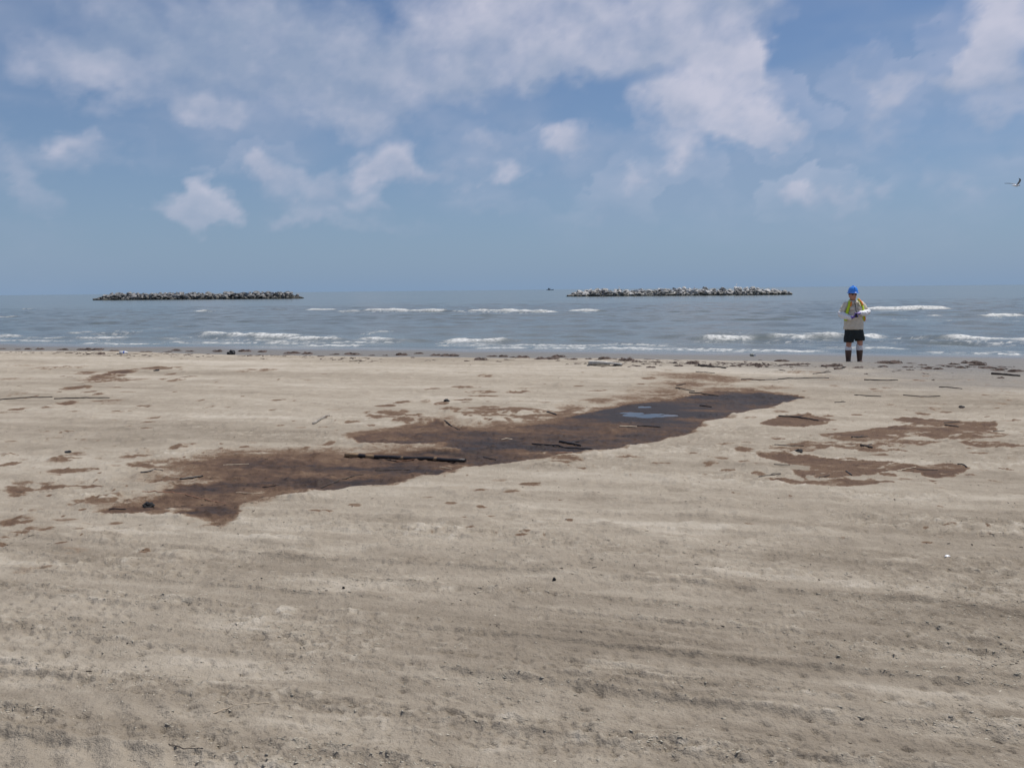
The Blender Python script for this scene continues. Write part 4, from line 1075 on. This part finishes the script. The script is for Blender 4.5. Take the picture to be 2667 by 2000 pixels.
stick(px6((1820,412),(1900,428),(1970,442)), 8, 'o', 'short thick black stick just above the long oiled stick', branch=True)
stick(px6((1270,517),(1310,530),(1360,543)), 4, 'o', 'short black stick just right of the black log')
stick(px6((1728,208),(1795,228)), 5, 'o', 'short dark stick on the pale brown sand above the slick')
stick(px6((45,288),(100,262),(160,240)), 8, 'g', 'grey thick stick standing out on clean sand left of the slick', branch=True)
stick(px6((990,270),(1050,305),(1100,325)), 4, 'd', 'thin twig on the brown stain above the black log')
stick(px6((1400,396),(1475,388)), 3.5, 'p', 'pale short reed in the middle of the slick')
stick(px6((1790,498),(1910,492)), 3, 'r', 'thin pinkish reed at the near edge of the slick')
stick(px6((955,605),(1040,610)), 2.5, 'p', 'thin short pale reed fragment right in front of the black log')
stick(px6((640,545),(790,550)), 2.6, 'r', 'reddish reed lying tight against the near side of the black log')
stick(px6((490,610),(740,612)), 3, 'd', 'thin straight twig just in front of the black log')
stick(px7((485,556),(615,563)), 5, 'p', 'pale split reed in the slick in front of the shiny pool')
stick(px7((620,555),(700,556),(800,562)), 4, 'o', 'dark twig end to end with the pale split reed')
stick(px7((915,270),(1060,290)), 3.6, 'd', 'dark twig on brown sand above the shiny pools')
stick(px7((1020,303),(1130,312),(1240,325)), 5, 'd', 'long dark stick at the upper edge of the slick')
stick(px7((1100,405),(1190,418)), 4, 'o', 'thin dark twig in the slick just right of the shiny pool')
stick(px7((920,250),(990,235)), 3, 'd', 'small twig on the brown sand over the upper slick edge')
stick(px7((1420,205),(1560,207),(1700,209)), 3.5, 'd', 'straight thin pole behind the far tip of the slick, left piece')
stick(px7((1700,203),(1900,200),(2090,192)), 3.2, 'd', 'straight thin pole behind the far tip of the slick, right piece')
stick(px7((1555,965),(1630,955),(1720,935)), 4.5, 'd', 'dark bent twig on clean sand right of the slick', branch=True)
stick(px7((1670,860),(1790,870)), 3, 'd', 'straight twig across the left end of the lower right stain')
stick(px7((1070,145),(1215,157)), 2.6, 'd', 'thin twig on the pale sand just below the wrack line')
stick(px7((1970,160),(2030,152),(2090,140)), 2.8, 'd', 'thin tilted twig below the person on damp sand')
stick(px7((1090,102),(1180,108),(1300,118)), 7, 'd', 'dark driftwood log among the seaweed clumps', name='driftwood')
stick(px8((900,350),(1030,354),(1170,357)), 4.5, 'd', 'dark straight stick on the sand below and right of the person')
stick(px8((818,478),(1035,484)), 3.6, 'd', 'thin straight reed stem, left of a pair in one line')
stick(px8((1220,478),(1360,482),(1520,486)), 3.6, 'd', 'thin straight reed stem, right of a pair in one line')
stick(px8((1515,405),(1600,415),(1700,426)), 4, 'd', 'dark stick on sand at upper right, above the reed pair')
stick(px8((1950,302),(2060,308),(2175,320)), 8, 'd', 'thick dark driftwood log near the right edge of the picture', name='driftwood', branch=True)
stick(px8((195,650),(350,660),(520,686)), 5, 'o', 'long dark branch lying on the upper left of the right stains', branch=True)
stick(px8((1555,706),(1680,702)), 3.6, 'o', 'upper of two short sticks in the largest right stain')
stick(px8((1560,725),(1670,736)), 4.6, 'o', 'lower of two short sticks in the largest right stain')
stick(px8((1168,1101),(1240,1085),(1322,1070)), 4, 'p', 'pale stick pointing up at the gap between two lower right stains')
stick(px8((1330,1085),(1500,1090)), 2.6, 'd', 'thin twig on the lowest right stain')
stick(px8((748,1095),(795,1130)), 5, 'o', 'short stubby black twig on the lower right stain')
stick(px8((1668,1047),(1710,1052),(1742,1070)), 4.5, 'o', 'curved black twig at the right end of the lower stain')
stick(px8((525,1161),(610,1140)), 3.4, 'd', 'short twig below the lower right stain')
stick(px8((1960,765),(2050,765)), 2.6, 'd', 'thin twig just right of the largest right stain')
stick(px8((730,447),(815,447)), 3, 'p', 'pale tan stick lying above the left reed stem')
stick(px8((500,296),(620,282)), 2.6, 'd', 'thin dark twig on damp sand, lower left of the person')
stick(px8((795,832),(860,822),(925,814)), 4.5, 'd', 'dark twiggy branch on the left of the largest right stain', branch=True)
stick(px8((655,538),(740,530)), 3, 'd', 'forked thin twig on sand right of the far slick tip', branch=True)
stick(px8((870,905),(960,915)), 8, 'd', 'knotted dark bit of driftwood on the small right stain', name='driftwood', branch=True)
stick(px8((160,878),(280,884),(400,890)), 3.2, 'd', 'thin twig on the left stain among the right group')
stick(px5((1130,296),(1300,262)), 5, 'o', 'dark stick on the left upper lobe of the slick')
stick(px5((1443,326),(1560,308),(1622,298)), 6, 'o', 'thick black stick in the left slick, right of its twin')
stick(px5((1788,213),(1990,205)), 3.2, 'p', 'pale tan reed in the slick left of the black log')
stick(px5((1350,313),(1440,311)), 2.6, 'p', 'short pale straw in the left part of the slick')
stick(px5((1140,433),(1280,430),(1400,434),(1600,468),(1805,513)), 3.0, 'r', 'very long bent reed crossing the lower left slick')
stick(px5((1888,438),(2080,430)), 2.4, 'p', 'thin pale straw in the dark slick above the brown lobe')
stick(px5((2100,388),(2230,385)), 3, 'o', 'thin dark twig in the dark slick left of the curved twig')
stick(px5((880,568),(1005,562)), 4.5, 'o', 'black twig at the left tip of the lower brown lobe')
stick(px4((0,575),(210,560),(430,556)), 4, 'd', 'long dark pole at the far left on clean sand')
stick(px4((450,572),(700,566),(900,560)), 4, 'd', 'long dark pole right of the one at the far left')
stick([(556,1865),(600,1845),(660,1838),(700,1835)], 3, 'p', 'thin pale stem curving on the sand in the near foreground')
stick([(440,1940),(470,1955),(530,1968)], 3, 'd', 'thin dark twig alone in the near foreground at lower left')
m_plank = simple('weathered_board', (.50, .48, .44), .85, .3, 8)
pa, pb = on_sand(1533, 953), on_sand(1622, 953)
pl = empty('plank', pa, math.atan2(pb.y - pa.y, pb.x - pa.x)); Lp = (pb - pa).length
bm = bmesh.new()
rings(bm, [[(x, -.07, z0), (x, .07, z0), (x, .07, z0 + h), (x, -.07, z0 + h)] for x, z0, h in ((0, .055, .04), (Lp * .3, .045, .045), (Lp * .6, .03, .04), (Lp * .98, .008, .025))])
link('board', to_mesh(bm, 'board', False), m_plank, pl)
bm = bmesh.new(); tube(bm, [(.02, -.05, .03), (Lp * .4, -.06, .035), (Lp * .6, -.05, .02)], [.035, .03, .02], 8); link('branch', to_mesh(bm, 'branch'), m_grey, pl)
tag(pl, 'weathered pale plank with dark underside among seaweed at the wrack line', 'plank')

# ------------------------------------------------------------------ litter, lumps and shells
m_tar = simple('tar', (.012, .011, .011), .45, .4, 12, .01, 30)
def lump(px, py, wpx, hpx, label, group=None, m=None, name='tar_lump'):
    p_ = on_sand(px, py); k = wpx / ppm(p_)
    bm = bmesh.new(); bmesh.ops.create_icosphere(bm, subdivisions=3, radius=.5)
    sd = rnd.uniform(0, 50)
    for v in bm.verts:
        v.co *= 1 + .65 * mnoise.noise(v.co * 2.2 + Vector((sd, 0, 0))) + .4 * mnoise.noise(v.co * 6 + Vector((sd, 3, 0)))
        v.co.z = v.co.z * (hpx / wpx) * 1.5
    o = link(name, to_mesh(bm, name, False), m or m_tar); o.location = p_ + Vector((0, 0, k * hpx / wpx * .42)); o.scale = (k, k, k)
    return tag(o, label, 'lump', group)
lump(603, 923, 17, 10, 'black lump on the wrack line, left of centre', name='dark_lump')
lump(384, 1315, 24, 9, 'black tar lump in the lower left brown lobe')
lump(1443, 1513, 9, 6, 'small dark pebble alone in the near sand, centre')
lump(2505, 1062, 13, 4, 'small dark lump on clean sand at the right above the stains')
lump(2080, 1180, 18, 7, 'dark clod in the middle of the upper right stains')
lump(408, 966, 12, 3, 'dark lump on the far left sand near brown streaks')
lump(895, 1530, 7, 5, 'small dark pebble in the near sand, left one of three')
lump(1163, 1045, 15, 5, 'dark lump on a small stain above the brown lens')
lump(178, 1181, 15, 4, 'small dark block on a round brown stain at left')
m_blue = simple('blue_label', (.09, .16, .55), .5, .2)
m_bottle = simple('white_plastic', (.78, .78, .78), .35, .06)
pb_ = on_sand(322, 921); k = 1 / ppm(pb_)
bo = empty('plastic_bottle', pb_ + Vector((0, 0, .035)), -.25)
bm = bmesh.new(); R = [(-11, 2.6), (-10.6, 3.8), (-4, 4.0), (2.5, 4.0), (7, 3.9), (9, 2.2), (10, 1.6)]
def xring(x, r, n=14): return [(x * k, r * k * math.cos(2 * math.pi * i / n), r * k * math.sin(2 * math.pi * i / n)) for i in range(n)]
rings(bm, [xring(x, r) for x, r in R]); link('body', to_mesh(bm, 'body'), m_bottle, bo)
bm = bmesh.new(); rings(bm, [xring(1.0, 4.15), xring(4.6, 4.15)]); link('band', to_mesh(bm, 'band'), m_blue, bo)
bm = bmesh.new(); rings(bm, [xring(10.0, 1.9), xring(12, 1.9)]); link('cap', to_mesh(bm, 'cap'), m_bottle, bo)
tag(bo, 'white plastic bottle with a blue band lying on the far left wrack line', 'bottle')
pc = on_sand(1962, 928); k = 1 / ppm(pc)
jar = empty('white_float', pc + Vector((0, 0, 3.4 * k)), math.radians(-62))
bm = bmesh.new(); rings(bm, [xring(x, r, 18) for x, r in ((-11, 2.6), (-9, 3.4), (4.5, 3.5))]); link('barrel', to_mesh(bm, 'barrel'), simple('stained_plastic', (.30, .30, .26), .6, .4, 30), jar)
bm = bmesh.new(); n = 18
outer = [xring(x, r, n) for x, r in ((4.4, 3.6), (5.2, 3.6), (5.2, 1.5), (4.4, 1.4))]
rings(bm, outer); link('rim', to_mesh(bm, 'rim', False), m_bottle, jar)
bm = bmesh.new(); rings(bm, [xring(5.22, 1.3, n), xring(5.35, 1.2, n)]); link('hole', to_mesh(bm, 'hole', False), simple('dark_hole', (.10, .10, .10), .9), jar)
tag(jar, 'small round white ended container lying on wet sand near the waterline', 'container')
def shell(px, py, label):
    p_ = on_sand(px, py); bm = bmesh.new()
    for i in range(9):
        pass
    n = 14; R = []
    for j in range(5):
        f = j / 4; R.append([(math.cos(2 * math.pi * i / n) * .024 * (1 - .8 * f), math.sin(2 * math.pi * i / n) * .014 * (1 - .75 * f) - .004 * f, .012 * math.sin(f * 1.5) + .0008 * (i % 2)) for i in range(n)])
    rings(bm, R); o = link('shell', to_mesh(bm, 'shell'), m_bottle); o.location = p_; o.rotation_euler = (.3, 0, rnd.uniform(0, 6))
    return tag(o, label, 'shell')
shell(2468, 1447, 'small white shell on the sand at the right')

# ------------------------------------------------------------------ loose clods and flecks (uncountable)
def scatter(name, material, n, pick, tmpl, sizes, flat, seed, lift, far=17, spread=math.pi):
    r = np.random.RandomState(seed)
    Vs, Fs, off = [], [], 0
    T = [(np.array([v.co[:] for v in m_.vertices]), np.array([[v for v in f.vertices] for f in m_.polygons])) for m_ in tmpl]
    c = 0; tries = 0
    rows = np.where((Yr > 2.15) & (Yr < far))[0]; cols = np.where(np.abs(tt) < .70)[0]
    while c < n and tries < 60:
        tries += 1
        ri = r.choice(rows, 4000); ci = r.choice(cols, 4000)
        keep = r.rand(4000) < pick(ri, ci)
        for a_, b2 in zip(ri[keep], ci[keep]):
            if c >= n: break
            V, F = T[r.randint(len(T))]
            s_ = sizes[0] + (sizes[1] - sizes[0]) * r.rand() ** 3
            an = -TR + r.uniform(-spread, spread); ca_, sa_ = math.cos(an), math.sin(an)
            el_ = r.uniform(.8, flat[1])
            q = V * np.array([s_ * el_, s_, s_ * flat[0]])
            x = q[:, 0] * ca_ - q[:, 1] * sa_; y = q[:, 0] * sa_ + q[:, 1] * ca_
            q = np.stack([x + GX[a_, b2], y + GY[a_, b2], q[:, 2] + Z[a_, b2] + lift * s_], 1)
            Vs.append(q); Fs.append(F + off); off += len(V); c += 1
    me_ = tri_soup(name, np.concatenate(Vs), np.concatenate(Fs))
    o = link(name, me_, material); o['kind'] = 'stuff'
    return o
def tiny(seed, k=8):
    r = random.Random(seed); bm = bmesh.new()
    for _ in range(k):
        v = Vector((r.gauss(0, 1), r.gauss(0, 1), r.gauss(0, 1))).normalized(); bm.verts.new(v * r.uniform(.7, 1.1))
    h = bmesh.ops.convex_hull(bm, input=bm.verts)
    for g in set(h['geom_interior']) | set(h['geom_unused']):
        if isinstance(g, bmesh.types.BMVert): bm.verts.remove(g)
    bmesh.ops.triangulate(bm, faces=bm.faces)
    return to_mesh(bm, 'tiny', False)
tm = [tiny(i) for i in range(10)]
m_clod = simple('sand_clod', (.43, .385, .305), .95, .22, 5)
dens_ = (.10 + churn) * sst(11, 3.5, GY) * (oil < .1) * (.25 + 1.5 * sst(.4, .65, fbm(TA * .9, TSw * 5, 3, 605, .6)))
o = scatter('sand_clods', m_clod, 22000, lambda a, b2: dens_[a, b2] ** 1.3, tm, (.0022, .0068), (.45, 3.6), 3, .0, 12, .9)
o['label'], o['category'] = 'loose clods of dry sand scattered over the churned near beach', 'sand clods'
m_fleck = simple('plant_flecks', (.075, .060, .045), .9, .5, 3)
fd = (0.03 + .25 * sst(.5, .7, fbm(TA * .8, TS * 2.2, 3, 600)) + .3 * sst(0, .3, oil)) * sst(3, 8, GY) * sst(19, 16, S)
o = scatter('plant_flecks', m_fleck, 5500, lambda a, b2: fd[a, b2], tm, (.0025, .008), (.4, 5.0), 4, .05)
o['label'], o['category'] = 'tiny dark bits of reed and bark strewn over the beach', 'plant debris'

wd = np.exp(-((S - 18.8) / .7) ** 2) * sst(.42, .60, fbm(A * .5, S * 1.6, 4, 610, .6))
o = scatter('seaweed_bits', m_weed, 7000, lambda a, b2: wd[a, b2], tm, (.010, .05), (.30, 5.0), 6, .1, 30)
o['label'], o['category'] = 'loose shreds of dried seaweed strewn between the clumps of the wrack line', 'seaweed'
